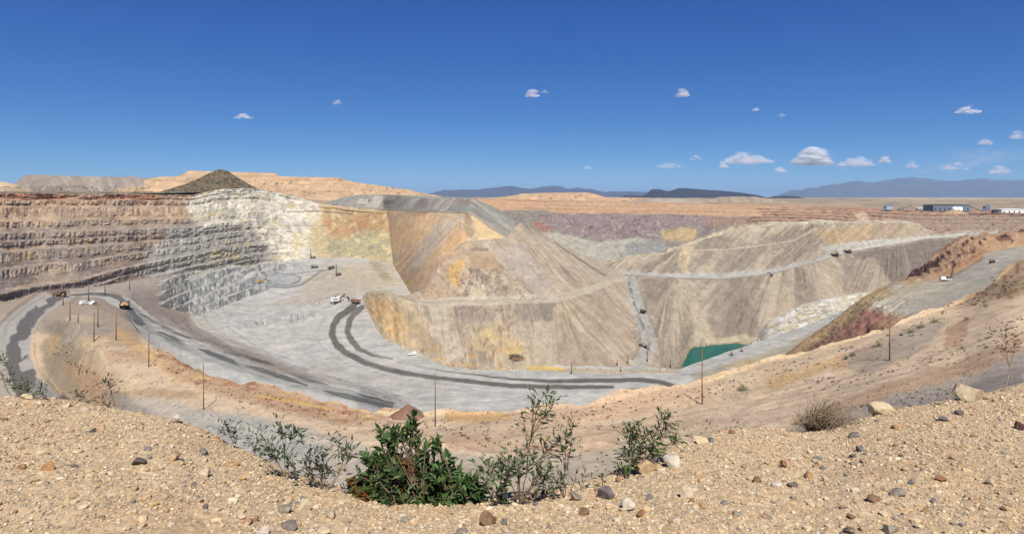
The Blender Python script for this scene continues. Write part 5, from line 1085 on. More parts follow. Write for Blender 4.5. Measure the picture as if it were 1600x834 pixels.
def heap(name, label, cat, p, r, h, col, mat, seed, ey=1.0, kind=None):
    n, m = 56, 18; V = [(0, 0, h)]; C_ = []
    for i in range(1, m + 1):
        for j in range(n):
            a = 2 * math.pi * j / n; rr = r * i / m; V.append((rr * math.cos(a), rr * math.sin(a) * ey, h * (1 - i / m) ** 1.05))
    V = np.array(V); nz = fbm(V[:, 0] / r * 3 + seed, V[:, 1] / r * 3, 4, seed); V[:, 2] += nz * h * 0.16 * (1 - (np.hypot(V[:, 0], V[:, 1] / ey) / r) ** 4) - 0.02 * h
    ang = np.arctan2(V[:, 1], V[:, 0]); stn = fbm(ang * 7, np.hypot(V[:, 0], V[:, 1]) / r * 2, 3, seed + 5)
    c = np.asarray(col)[None, :] * (1 + 0.35 * stn)[:, None]
    T = np.array([(0, 1 + j, 1 + (j + 1) % n) for j in range(n)]); Q = np.array([(1 + (i - 1) * n + j, 1 + i * n + j, 1 + i * n + (j + 1) % n, 1 + (i - 1) * n + (j + 1) % n) for i in range(1, m) for j in range(n)])
    o = mesh_obj(name, V, [T, Q], mat, c, True); o.location = p; tag(o, label, cat); return o
heap('ore_stockpile', 'tan conical ore stockpile in front of the long mill shed', 'stockpile', bsite(1485, 332) - Vector((0, 16, 3)), 34, 13, A(206, 176, 134), M_far, 3)
def conveyor(label, a, b, w=2.6, D=None, base=None):
    """inclined truss from pixel a (low) to b (high)"""
    p = bsite(*a); q = pix(b[0], b[1], p.y); t = thing('conveyor', label, 'conveyor', p, 0, 'conveyors of the ore plant'); v = q - p
    g = MB(); n = 9
    L = v.length; d = v.normalized(); up = Vector((0, 0, 1)); sd = Vector((0, 1, 0))
    for s1 in (-1, 1):
        for s2 in (0, 1): g.tube(sd * s1 * w / 2 + up * s2 * 2.4, v + sd * s1 * w / 2 + up * s2 * 2.4, .35, .35, 5)
    for k in range(n):
        for s1 in (-1, 1): g.tube(v * (k / n) + sd * s1 * w / 2, v * ((k + 1) / n) + sd * s1 * w / 2 + up * 2.4, .22, .22, 4)
    g.build('truss', PAINT_G, t)
    g = MB(); c0 = v * .5; rot = (0, -math.atan2(v.z, v.x), 0); g.box(c0 + up * 1.6, (L, w * .8, .5), rot); g.build('belt', DARK, t)
    for k in (.35, .7, .98):
        foot = v * k; gz = ground_at(p.x + foot.x, p.y + foot.y).z - p.z
        MB().tube((foot.x, -w / 2, gz - 1), (foot.x, -w / 2, foot.z), .4, .3, 5).tube((foot.x, w / 2, gz - 1), (foot.x, w / 2, foot.z), .4, .3, 5).build('trestle', PAINT_G, t)
    return t
conveyor('long sloping conveyor running down from the right end of the mill shed', (1534, 330), (1511, 321.5)); conveyor('steep conveyor rising over the white workshop', (1576, 331), (1592, 320.5))
conveyor('dark conveyor rising right beside the pale blue tower', (1402, 329), (1425, 321)); conveyor('short conveyor at the foot of the pale blue tower', (1399, 329), (1412, 322.5))
def tower(label, px, py, w, h, mat, mat2):
    p = bsite(px, py); t = thing('crusher_tower', label, 'tower', p - Vector((0, 0, 1)))
    for x in (-w / 2, w / 2):
        for y in (0, w * .7): MB().box((x, y, h * .25), (1.2, 1.2, h * .5)).build('leg', DARK, t)
    b = MB().box((0, w * .35, h * .62), (w * 1.1, w * .8, h * .6)).build('hopper_house', mat, t)
    MB().prism([(-w * .5, h * .92), (w * .62, h * .92), (w * .55, h * 1.18), (w * .3, h * 1.2)], 0, w * .7).build('roof', mat2, t)
    MB().prism([(-w * 1.3, 1), (-w * .9, 1), (-w * .3, h * .7), (-w * .5, h * .75)], w * .1, w * .5).build('chute', mat2, t)
    return t
tower('pale blue crusher tower on the rim left of the mill shed', 1390, 330, 18, 18, LBLUE, BLUE); tower('dark blue transfer tower with a slanted top right of the mill shed', 1543, 331, 13, 19, BLUE, BLUE)

# ---- heap of red-brown rock on the berm, rubble by the spur
o = heap('rock_heap', 'red-brown conical heap of rock on the berm left of the middle pole', 'rock heap', hit(637, 648) - Vector((0, 0, .8)), 5.4, 3.7, A(152, 116, 100), M_near, 8, 0.8)
# ================================================================== CLOUDS (real puffs in the sky above the haze)
mc = principled('cloud_vapour', (0.92, 0.92, 0.93), 1.0, 0.0); nt = mc.node_tree; b = nt.nodes['Principled BSDF']
tr = nt.nodes.new('ShaderNodeBsdfTransparent'); df = nt.nodes.new('ShaderNodeBsdfDiffuse'); tl = nt.nodes.new('ShaderNodeBsdfTranslucent'); m1 = nt.nodes.new('ShaderNodeMixShader'); m2 = nt.nodes.new('ShaderNodeMixShader')
df.inputs['Color'].default_value = tl.inputs['Color'].default_value = (0.9, 0.9, 0.92, 1); m1.inputs[0].default_value = 0.45
at = nt.nodes.new('ShaderNodeAttribute'); at.attribute_name = 'Col'
nt.links.new(df.outputs[0], m1.inputs[1]); nt.links.new(tl.outputs[0], m1.inputs[2]); nt.links.new(tr.outputs[0], m2.inputs[1]); nt.links.new(m1.outputs[0], m2.inputs[2]); nt.links.new(at.outputs['Fac'], m2.inputs[0])
nt.links.new(m2.outputs[0], nt.nodes['Material Output'].inputs['Surface'])
def ico(sub):
    bm = bmesh.new(); bmesh.ops.create_icosphere(bm, subdivisions=sub, radius=1); V = np.array([v.co[:] for v in bm.verts]); Fc = np.array([[v.index for v in f.verts] for f in bm.faces]); bm.free(); return V, Fc
IV2, IF2 = ico(2); IV1, IF1 = ico(1); IV3, IF3 = ico(3)
def cloud(px, py, w, h, label, n=26, alpha=0.30, flat=0.0, name='cloud', group='small white clouds', kind=None, skew=0.0):
    z = max(2100.0, 2600.0); D = z * F / (HY - py); k = D / F; W = w * k; H = h * k
    c0 = pix(px, py, D); Vs, Fs, Cs = [], [], []; o = 0
    for i in range(int(n * 2.4)):
        u = nrs.uniform(-1, 1); env = max(0.1, 1 - abs(u) ** 1.8)
        x = u * W * .44; top = (1 - flat) * H * env; r = H * nrs.uniform(.10, .27) * (0.45 + .6 * env); zz = -H * .3 + nrs.uniform(0, 1) ** 1.6 * top * .8 + skew * u * H
        y = nrs.uniform(-.3, .3) * W * .5
        V = IV2 * (1 + 0.45 * fbm(IV2[:, 0] * 1.7 + i * 3.3 + IV2[:, 2], IV2[:, 1] * 1.7 + IV2[:, 2] * 1.3, 3, i))[:, None] * np.array([r * nrs.uniform(1.2, 2.8), r * 1.3, r * .7]) + np.array([x, y, zz])
        Vs.append(V); Fs.append(IF2 + o); o += len(V); Cs.append(np.full((len(V), 3), alpha * nrs.uniform(.15, 0.72)))
    ob = mesh_obj(name, np.vstack(Vs), np.vstack(Fs), mc, np.vstack(Cs), True); ob.location = c0
    return tag(ob, label, 'cloud', group, kind)
for a in [(380, 182, 32, 9, 'lone small white cloud high above the dark conical hill', 20), (527, 160, 17, 8, 'tiny pale cloud puff above the cream rock face', 12, .16), (832, 147, 22, 12, 'small round cloud puff high over the middle of the pit', 18, .26),
          (851, 144, 13, 6, 'very faint cloud wisp just right of the round high puff', 8, .14), (1067, 146, 24, 14, 'small ragged cloud high in the sky right of the middle', 14, .22, 0, ), (1181, 171, 17, 6, 'thin cloud streak, the upper left of two high over the right dump', 10, .24),
          (1221, 180, 15, 5, 'thin cloud streak, the lower right of two high over the right dump', 9, .2), (1514, 172, 42, 13, 'bright cloud highest over the blue mountains on the right', 26, .3), (917, 262, 22, 6, 'small low cloud over the tan heap behind the purple wall', 12, .25),
          (1045, 259, 56, 8, 'long thin low cloud over the dark flat-topped hill', 26, .25), (1088, 247, 20, 8, 'small low cloud above the right end of the long thin cloud', 12, .25), (1131, 259, 14, 10, 'small bright puff under the left end of the low cloud bank', 16, .34),
          (1166, 248, 86, 20, 'wide low cloud bank left of the tallest cumulus', 60, .22), (1219, 266, 20, 9, 'bright little cloud under the right end of the low cloud bank', 18, .36), (1269, 246, 58, 28, 'tallest white cumulus over the left end of the blue mountains', 75, .32),
          (1338, 254, 64, 15, 'wide white cloud just right of the tallest cumulus', 50, .28), (1383, 249, 17, 14, 'small double puff right of the wide white cloud', 14, .28), (1315, 265, 8, 4, 'speck of cloud beneath the gap beside the tallest cumulus', 6, .25),
          (1425, 258, 18, 11, 'small grey-white cloud over the peak of the blue mountains', 14, .26), (1484, 261, 22, 9, 'small cloud in the pale veil over the blue mountains', 16, .3), (1496, 255, 10, 6, 'small puff just above the cloud in the pale veil', 8, .3), (1511, 263, 10, 8, 'little puff right of the cloud in the pale veil', 8, .24),
          (1561, 267, 40, 13, 'low bright cloud near the right end of the mountains', 30, .32), (1540, 222, 26, 11, 'cloud floating above the pale veil on the right', 18, .28), (1590, 211, 22, 16, 'pale cloud at the upper right end of the veil', 14, .2)]:
    cloud(*a)
cloud(1530, 247, 200, 34, 'thin pale veil of cloud over the right end of the blue mountains', 46, .035, 0, 'cloud_veil', None, 'stuff', 0.45)

# ================================================================== PLANTS
LEAF = principled('leaf', None, 0.5, 0.35); nt = LEAF.node_tree; b = nt.nodes['Principled BSDF']
at = nt.nodes.new('ShaderNodeAttribute'); at.attribute_name = 'Col'; nt.links.new(at.outputs['Color'], b.inputs['Base Color'])
tlz = nt.nodes.new('ShaderNodeBsdfTranslucent'); nt.links.new(at.outputs['Color'], tlz.inputs['Color']); mxs = nt.nodes.new('ShaderNodeMixShader'); mxs.inputs[0].default_value = 0.25
nt.links.new(b.outputs[0], mxs.inputs[1]); nt.links.new(tlz.outputs[0], mxs.inputs[2]); nt.links.new(mxs.outputs[0], nt.nodes['Material Output'].inputs['Surface'])
BARK = worn('bark', (0.16, 0.11, 0.07), 0.85, 0.15, dirt=(0.07, 0.05, 0.035), amt=0.7, scale=12); DRY = worn('dry_stalk', (0.36, 0.28, 0.18), 0.85, 0.1, dirt=(0.2, 0.14, 0.09), amt=0.7, scale=10)
GREENS = [A(92, 126, 66), A(72, 106, 56), A(114, 144, 82), A(62, 92, 50), A(136, 150, 92)]
GREYGR = [A(88, 102, 72), A(72, 88, 62), A(104, 116, 84), A(62, 76, 54)]
RUSTS = [A(150, 92, 46), A(126, 76, 40), A(164, 118, 62)]
LT = np.array([(0, 0, 0), (.34, .5, .07), (.34, 0, -.03), (.34, -.5, .07), (.72, .34, .04), (.72, 0, -.04), (.72, -.34, .04), (1, 0, -.1)])
LF4 = np.array([(1, 2, 5, 4), (2, 3, 6, 5)]); LF3 = np.array([(0, 2, 1), (0, 3, 2), (4, 5, 7), (5, 6, 7)])
def leaves(name, P, Dr, L, W, cols, mat=None, parent=None):
    """many leaf blades: base points P (n,3), directions Dr, lengths L, widths W, colours (n,3)"""
    P = np.asarray(P); Dr = np.asarray(Dr); n = len(P); Dr = Dr / np.linalg.norm(Dr, axis=1, keepdims=True)
    R = nrs.normal(size=(n, 3)) * .6 + np.array([0, -.3, 1.0]); S = np.cross(Dr, R); S /= np.linalg.norm(S, axis=1, keepdims=True) + 1e-9; N = np.cross(S, Dr)
    L = np.asarray(L)[:, None, None]; W = np.asarray(W)[:, None, None]
    V = P[:, None] + Dr[:, None] * LT[None, :, :1] * L + S[:, None] * LT[None, :, 1:2] * W + N[:, None] * LT[None, :, 2:] * L
    o = (np.arange(n) * 8)[:, None, None]
    return mesh_obj(name, V.reshape(-1, 3), [(LF4[None] + o).reshape(-1, 4), (LF3[None] + o).reshape(-1, 3)], mat or LEAF, np.repeat(cols, 8, 0), False, parent)
def stem_path(a, b, bend, n=7):
    a = np.asarray(a, float); b = np.asarray(b, float); m = (a + b) / 2 + np.asarray(bend); t = np.linspace(0, 1, n)[:, None]
    return (1 - t) ** 2 * a + 2 * t * (1 - t) * m + t ** 2 * b
def add_stem(mb, path, r0, r1, n=5):
    k = len(path)
    for i in range(k - 1): mb.tube(path[i], path[i + 1], r0 + (r1 - r0) * i / (k - 1), r0 + (r1 - r0) * (i + 1) / (k - 1), n, False)

def bush_dense():
    base = hit(655, 796); base = base + Vector((0, .28, -.12)); Y = base.y
    t = thing('leafy_bush', 'dense dark green bush spilling over the gravel edge in the middle', 'bush', base)
    def L(px, py, dy=0): p = pix(px, py, Y + dy); return np.array(p - base)
    # lobes: centre px,py, radius px, spray direction
    lobes = [(585, 748, 38), (612, 728, 30), (646, 742, 34), (688, 742, 42), (708, 768, 40), (738, 768, 26), (662, 772, 40), (568, 768, 26), (606, 768, 38), (622, 690, 20), (640, 668, 13), (678, 706, 20), (684, 692, 10), (604, 698, 14), (598, 676, 9), (648, 655, 7), (748, 776, 18), (550, 764, 14), (676, 776, 40), (722, 750, 26), (640, 690, 12), (612, 676, 9), (664, 722, 18), (580, 720, 16)]
    P, Dr, Ln, Wd, Cc = [], [], [], [], []; mb = MB(); k = Y / F
    for (x, y, r) in lobes:
        c = L(x, y); nb = max(4, int(r * .5)) if y > 715 else max(3, int(r * .28))
        for _ in range(nb):
            d = nrs.normal(size=3); d /= np.linalg.norm(d); d[2] = abs(d[2]) * .8 + d[2] * .2
            e = c + d * r * k * nrs.uniform(.55, 1.0) * np.array([1, .9, 1])
            s0 = c * (.35 if y > 720 else .72) + np.array([nrs.uniform(-.15, .15), nrs.uniform(-.1, .1), 0]); s0[2] = max(s0[2] * .5, 0)
            pth = stem_path(s0, e, nrs.normal(size=3) * .04)
            add_stem(mb, pth, .007, .0025, 4)
            nl = nrs.randint(13, 20) if y > 715 else nrs.randint(9, 14); rust = (x < 650 and y > 735 and nrs.rand() < .22) or (x < 570 and nrs.rand() < .25)
            tn = pth[-1] - pth[-3]; tn = tn / np.linalg.norm(tn)
            for j in range(nl):
                u = nrs.uniform(.45 if y > 720 else .7, 1.02); q = pth[0] + (pth[-1] - pth[0]) * u; i0 = min(int(u * 6), 5); q = pth[i0] + (pth[i0 + 1] - pth[i0]) * (u * 6 - i0)
                a = nrs.normal(size=3); a -= tn * (a @ tn); a /= np.linalg.norm(a); dr = tn * nrs.uniform(.3, .9) + a * .8 + np.array([0, 0, .12])
                P.append(q); Dr.append(dr); l = nrs.uniform(.042, .088); Ln.append(l); Wd.append(l * nrs.uniform(.24, .38))
                Cc.append((RUSTS[nrs.randint(3)] if rust else GREENS[nrs.choice(5, p=[.3, .25, .2, .15, .1])]) * nrs.uniform(.8, 1.2))
    leaves('leaves', P, Dr, Ln, Wd, np.array(Cc), None, t); mb.build('branches', BARK, t, True)
bush_dense()

def sprig(name, label, base_px, stems, leaf=(.03, .055), wid=.3, dens=1.0, cols=GREYGR, r=.0035, dy=.18, group='sparse leafy plants on the gravel edge', cat='plant', bark=None, spread=.85, start=.35, sink=.05):
    """stems: (from index or None, tip px, tip py, leaves) at the plant's own distance"""
    b = hit(*base_px); base = b + Vector((0, dy, -sink)); Y = base.y; t = thing(name, label, cat, base, 0, group)
    mb = MB(); P, Dr, Ln, Wd, Cc = [], [], [], [], []; tips = []
    for (src, x, y, nl) in stems:
        e = np.array(pix(x, y, Y + nrs.uniform(-.12, .12)) - base); 
        if src is None: s0 = np.array([nrs.uniform(-.02, .02), 0, 0])
        else: s0 = tips[src][3] if tips[src] is not None else np.zeros(3)
        ln = np.linalg.norm(e - s0); pth = stem_path(s0, e, nrs.normal(size=3) * ln * .07, 7); tips.append(pth)
        add_stem(mb, pth, r * (1 if src is None else .7), r * .35, 5)
        for j in range(int(nl * dens)):
            u = nrs.uniform(start, 1.0) ** .8 * 6; i0 = min(int(u), 5); q = pth[i0] + (pth[i0 + 1] - pth[i0]) * (u - i0); tn = pth[i0 + 1] - pth[i0]; tn = tn / np.linalg.norm(tn)
            a = nrs.normal(size=3); a -= tn * (a @ tn); a /= np.linalg.norm(a); dr = tn * nrs.uniform(.2, .9) + a * spread
            # short side twig so the foliage has width
            if nrs.rand() < .55: w = a * nrs.uniform(.02, .07) + tn * .03; mb.tube(q, q + w, r * .3, r * .2, 3, False); q = q + w
            P.append(q); Dr.append(dr); l = nrs.uniform(*leaf); Ln.append(l); Wd.append(l * wid * nrs.uniform(.8, 1.2)); Cc.append(cols[nrs.randint(len(cols))] * nrs.uniform(.8, 1.25))
    mb.build('stems', bark or BARK, t, True)
    if P: leaves('leaves', P, Dr, Ln, Wd, np.array(Cc), None, t)
    return t
S = sprig
S('leafy_plant', 'tall dark-leaved plant at the far left edge of the gravel crest', (12, 624), [(None, 3, 548, 26), (None, 10, 585, 26), (None, 24, 600, 18), (0, -6, 560, 12)], cols=GREENS + GREYGR)
S('leafy_plant', 'low bushy plant on the left crest, second from the left edge', (34, 626), [(None, 30, 598, 24), (None, 42, 602, 24), (None, 22, 606, 14)], cols=GREENS + GREYGR)
S('leafy_plant', 'low dark plant beside the cream stones on the left crest', (56, 628), [(None, 50, 600, 16), (None, 60, 606, 20), (None, 66, 618, 12)], cols=GREENS + GREYGR)
S('leafy_plant', 'thin sprig in front of the left haul road on the crest', (122, 634), [(None, 116, 612, 14), (None, 124, 618, 14)], cols=GREYGR)
S('leafy_plant', 'wispy sprig on the crest right of the left haul road', (152, 638), [(None, 150, 618, 12), (None, 160, 628, 14), (None, 170, 632, 8)], cols=GREYGR)
S('leafy_plant', 'tall thin stalk with one tuft standing left of the cream block', (160, 640), [(None, 167, 600, 0), (0, 164, 594, 16), (0, 173, 600, 14)], cols=GREYGR, start=.5)
S('leafy_plant', 'pair of small sprigs on the crest just right of the cream block', (352, 697), [(None, 340, 668, 18), (None, 352, 660, 26), (None, 366, 668, 22), (None, 372, 684, 8)], cols=GREYGR)
S('leafy_plant', 'two thin leaning stalks right of the small sprigs', (384, 712), [(None, 386, 680, 14), (None, 402, 668, 10), (None, 395, 690, 12), (None, 410, 672, 6)], cols=GREYGR)
S('leafy_plant', 'forked plant with two leafy heads left of the dense bush', (434, 752), [(None, 447, 682, 6), (0, 433, 660, 34), (0, 462, 672, 34), (0, 476, 678, 16), (None, 418, 700, 40), (4, 410, 690, 14), (4, 422, 684, 12), (None, 452, 712, 36), (None, 462, 735, 26), (4, 424, 712, 20)], cols=GREYGR + GREENS[:2])
S('leafy_plant', 'clump of slender stems just left of the dense bush', (488, 772), [(None, 484, 702, 26), (None, 497, 712, 30), (None, 507, 710, 26), (None, 514, 732, 26), (None, 474, 722, 26), (None, 503, 740, 24), (None, 480, 745, 20)], cols=GREYGR)
S('leafy_plant', 'long arching bare stem with leafy tips touching the dense bush', (498, 775), [(None, 545, 715, 0), (0, 516, 686, 18), (0, 530, 690, 14), (0, 542, 680, 16), (0, 552, 700, 26), (None, 556, 706, 8), (None, 540, 730, 6)], cols=GREYGR + GREENS[:2], bark=DRY, r=.005)
S('leafy_plant', 'dark leafy shrub leaning against the right side of the dense bush', (772, 796), [(None, 752, 726, 30), (None, 766, 722, 34), (None, 786, 716, 40), (None, 796, 742, 30), (None, 800, 706, 24), (None, 778, 760, 30), (None, 786, 780, 24), (2, 806, 722, 18)], leaf=(.035, .07), cols=GREENS, wid=.3)
S('leafy_plant', 'tall open plant with a high leafy head right of the dense bush', (812, 795), [(None, 836, 700, 10), (0, 846, 640, 20), (1, 833, 622, 24), (1, 850, 612, 28), (1, 862, 628, 28), (1, 866, 616, 8), (0, 815, 643, 16), (0, 858, 700, 26), (None, 822, 705, 34), (None, 808, 716, 34), (None, 846, 720, 40), (None, 850, 745, 34), (None, 862, 730, 30), (0, 872, 688, 22), (None, 866, 765, 26), (None, 790, 735, 22)], cols=GREYGR + GREENS[:3], r=.005)
S('leafy_plant', 'slender upright plant with a leafy top beside the tall open plant', (888, 788), [(None, 892, 700, 14), (0, 893, 658, 26), (0, 884, 670, 26), (0, 874, 682, 20), (None, 900, 745, 12), (None, 878, 740, 16), (None, 868, 750, 14)], cols=GREYGR + GREENS[:2], r=.004)
S('leafy_plant', 'leaning dry stem with few leaves right of the slender plant', (902, 776), [(None, 938, 728, 6), (None, 920, 745, 4), (None, 912, 760, 8)], cols=GREYGR, bark=DRY)
S('leafy_plant', 'tiny sprig behind the purple-grey rock', (945, 768), [(None, 943, 738, 10), (None, 928, 756, 6)], cols=GREYGR)
S('leafy_plant', 'thick-leaved shrub behind the orange-tan boulder', (1004, 742), [(None, 985, 668, 60), (None, 992, 658, 40), (None, 1012, 672, 56), (None, 1024, 690, 40), (None, 1040, 645, 40), (4, 1048, 650, 26), (None, 1046, 672, 36), (None, 1056, 686, 26), (None, 974, 700, 40), (None, 984, 722, 36), (None, 1000, 700, 44), (None, 1064, 678, 18), (None, 970, 735, 20)], leaf=(.035, .065), cols=GREENS + GREYGR[:2], wid=.26)
# dry plants on the right
def dry_shrub():
    base = hit(1288, 676) + Vector((0, .22, -.06)); Y = base.y; t = thing('dry_shrub', 'round grey-brown dry shrub behind the right gravel crest', 'shrub', base); mb = MB(); fine = MB()
    for i in range(170):
        x = nrs.uniform(-1, 1); ex = 1288 + x * 54; ey = 676 - (1 - .55 * x * x) * nrs.uniform(22, 54)
        e = np.array(pix(ex, ey, Y + nrs.uniform(-.3, .3)) - base); p_ = stem_path((nrs.uniform(-.05, .05), 0, 0), e, nrs.normal(size=3) * .05, 6); add_stem(mb, p_, .0035, .0014, 3)
        for j in range(5):
            q = p_[nrs.randint(2, 6)]; v = nrs.normal(size=3) * .05 + (p_[-1] - p_[-2]) * .6; fine.tube(q, q + v, .0016, .0009, 3, False)
    mb.build('stems', BARK, t); fine.build('twigs', DRY, t)
dry_shrub()
S('dead_stalk', 'tall dead flower stalk with a dried head at the right edge', (1593, 610), [(None, 1580, 540, 0), (0, 1572, 508, 20), (0, 1584, 516, 22), (0, 1562, 520, 18), (0, 1566, 540, 16), (0, 1592, 524, 14)], cols=[A(120, 100, 74), A(96, 84, 60)], bark=DRY, r=.006, group=None, cat='dead plant')
S('dead_stalk', 'dry leaning twigs behind the big cream boulder', (1478, 640), [(None, 1502, 598, 0), (None, 1466, 612, 0), (None, 1530, 585, 0), (None, 1462, 628, 4)], cols=GREYGR, bark=DRY, r=.003, group=None, cat='dead plant')

# shrubs out on the bench
def small_shrub(px, py, w, h, label, cols):
    b = hit(px, py); k = b.y / F; t = thing('desert_shrub', label, 'shrub', b, 0, 'desert shrubs on the near bench'); R_ = w * k / 2; H_ = h * k; n = 420
    d = nrs.normal(size=(n, 3)); d /= np.linalg.norm(d, axis=1, keepdims=True); d[:, 2] = np.abs(d[:, 2]); rr = nrs.uniform(.35, 1.0, n) * (1 + .3 * fbm(d[:, 0] * 3, d[:, 1] * 3 + d[:, 2], 2, int(px)))
    P = d * rr[:, None] * np.array([R_, R_, H_]); L_ = nrs.uniform(.1, .2, n) * max(.8, R_)
    c = np.array([cols[nrs.randint(len(cols))] for _ in range(n)]) * nrs.uniform(.7, 1.3, (n, 1)); leaves('foliage', P, d + nrs.normal(size=(n, 3)) * .5, L_, L_ * .4, c, None, t)
    mb = MB(); [mb.tube((0, 0, -.2), tuple(P[i] * .8), .035, .012, 4, False) for i in range(14)]; mb.build('stems', BARK, t)
for a in [(1373, 541, 13, 9, 'round green shrub on the grey bank, largest of those left of the bare pole', GREENS), (1332, 556, 12, 7, 'olive shrub on the edge of the grey bank, in the middle of three', GREENS + GREYGR), (1322, 561, 7, 6, 'tiny olive shrub at the left end of the grey bank', GREYGR + GREENS), (1408, 524, 6, 4, 'little shrub on the bank right of the bare pole', GREYGR),
          (1423, 520, 14, 6, 'yellow-green shrub farther up the bank right of the bare pole', [A(150, 136, 78), A(128, 120, 68)]), (1440, 512, 12, 8, 'yellow-green shrub near the top of the grey bank', [A(150, 136, 78), A(120, 116, 66)]), (1461, 504, 14, 9, 'olive shrub highest on the grey bank', [A(134, 124, 74), A(110, 106, 64)]),
          (1161, 610, 17, 9, 'green shrub on the berm right of the rusty pole', GREENS + [A(130, 126, 70)]), (1510, 500, 10, 6, 'dry brown shrub beside the dirt track on the right', [A(120, 98, 68), A(138, 112, 80)])]:
    small_shrub(*a)
# scattered tufts too many to count
def scrub():
    P, Dr, Ln, Wd, Cc = [], [], [], [], []
    def spot(px, py, size, cols, n=16):
        b = hit(px, py); k = b.y / F; r = size * k
        for _ in range(n):
            d = nrs.normal(size=3); d[2] = abs(d[2]); d /= np.linalg.norm(d); P.append(np.array(b) + d * r * .3); Dr.append(d); l = r * nrs.uniform(.5, .9); Ln.append(l); Wd.append(l * .5); Cc.append(cols[nrs.randint(len(cols))] * nrs.uniform(.7, 1.2))
    br = [A(116, 92, 66), A(138, 110, 82), A(96, 82, 58), A(120, 84, 66)]; dk = [A(70, 66, 46), A(92, 80, 58)]
    for _ in range(420):
        x = nrs.uniform(240, 1590); ce = np.interp(x, [240, 320, 430, 560, 640, 760, 900, 1000, 1100, 1200, 1300, 1400, 1500, 1590], [556, 592, 616, 648, 652, 656, 640, 616, 603, 575, 548, 517, 474, 425]); y = ce + abs(nrs.normal()) * 14 + 2
        spot(x, y, nrs.uniform(1.2, 3.2), br + dk, 9)
    for (x0, y0, x1, y1, n) in [(700, 675, 820, 700, 60), (840, 640, 1000, 668, 40), (1020, 680, 1160, 664, 40), (1250, 600, 1420, 585, 50), (1380, 580, 1560, 540, 60), (1300, 640, 1500, 612, 60), (75, 540, 190, 620, 90), (830, 690, 960, 715, 30), (1440, 560, 1600, 500, 50), (1520, 470, 1600, 440, 50)]:
        for _ in range(n): u = nrs.rand(); spot(x0 + (x1 - x0) * u + nrs.normal() * 4, y0 + (y1 - y0) * u + nrs.normal() * 7, nrs.uniform(1.2, 3.6), br + dk if nrs.rand() < .8 else GREYGR, 9)
    for _ in range(420): spot(nrs.uniform(0, 240), nrs.uniform(291, 303), nrs.uniform(.7, 2.0), dk + GREYGR, 7)
    for _ in range(260): x = nrs.uniform(255, 430); spot(x, np.interp(x, [255, 300, 346, 390, 430], [300, 288, 270, 290, 304]) + abs(nrs.normal()) * 9, nrs.uniform(.7, 1.5), dk, 7)
    for _ in range(150): spot(nrs.uniform(380, 660), nrs.uniform(272, 300), nrs.uniform(.6, 1.4), dk, 6)
    o = leaves('scrub', P, Dr, Ln, Wd, np.array(Cc)); tag(o, kind='stuff')
scrub()

# broken rock too small and plentiful to count: slope rubble, berm blocks and bench spill
def rubble():
    bm = bmesh.new(); bmesh.ops.create_icosphere(bm, subdivisions=1, radius=1); V0 = np.array([v.co[:] for v in bm.verts]); F0 = np.array([[v.index for v in f.verts] for f in bm.faces]); bm.free()
    shp = [V0 * (1 + .35 * np.random.RandomState(k).uniform(-1, 1, (len(V0), 1))) for k in range(12)]; VV, CC = [], []
    def spot(px, py, size):
        d = Vector(((px - CX) / F, 1, -(py - HY) / F)).normalized(); r = sc.ray_cast(DG, (0, 0, 0), d)
        if not r[0] or r[1].y < 60 or r[4].name.split('.')[0] not in ('pit_wall', 'spoil_terrain', 'spur_terrain', 'bench_terrain', 'pit_floor'): return
        me = r[4].data; i = me.polygons[r[3]].vertices[0]; c = np.array(me.color_attributes['Col'].data[i].color[:3]); k = r[1].y / F; z = size * k * .5
        VV.append(shp[nrs.randint(12)] * np.array([z * nrs.uniform(.8, 1.5), z * nrs.uniform(.8, 1.3), z * nrs.uniform(.6, 1.1)]) + np.array(r[1]) + np.array([0, 0, z * .3])); CC.append(np.repeat((c * nrs.uniform(.72, 1.18))[None], len(V0), 0))
    for _ in range(5200): spot(nrs.uniform(0, 1600), nrs.uniform(312, 655), .9 + 1.1 * nrs.rand() ** 3)
    for pts, n, sp in (([(640, 562), (700, 572), (800, 578), (930, 579), (1000, 584)], 420, 3), ([(1000, 580), (1040, 576), (1068, 566), (1078, 548)], 160, 3), ([(245, 500), (320, 538), (430, 583), (560, 611), (630, 628)], 260, 2.5), ([(240, 550), (330, 590), (430, 612), (560, 645), (700, 652), (900, 640), (1100, 602), (1300, 546), (1500, 474)], 700, 6),
                       ([(60, 520), (110, 540), (150, 600), (190, 640)], 420, 16), ([(1300, 650), (1450, 605), (1600, 545)], 300, 10), ([(265, 476), (300, 482), (330, 490), (400, 440)], 150, 6), ([(1180, 540), (1250, 515), (1340, 480)], 160, 4), ([(680, 470), (800, 466), (900, 458), (980, 432)], 200, 3), ([(700, 430), (760, 445), (820, 455)], 220, 10), ([(0, 470), (130, 450), (300, 425), (500, 404)], 360, 4), ([(1420, 435), (1480, 405), (1530, 375)], 260, 9)):
        x = [q[0] for q in pts]; y = [q[1] for q in pts]
        for _ in range(n): u = nrs.uniform(x[0], x[-1]); spot(u, np.interp(u, x, y) + nrs.normal() * sp, 1.0 + 2.4 * nrs.rand() ** 2.5)
    n = len(VV); o = mesh_obj('rubble', np.vstack(VV), (F0[None] + (np.arange(n) * len(V0))[:, None, None]).reshape(-1, 3), attr_mat('broken_rock', 0.95, 0.1, scale=1.5, amt=0.2), np.vstack(CC), False); tag(o, kind='stuff')
rubble()
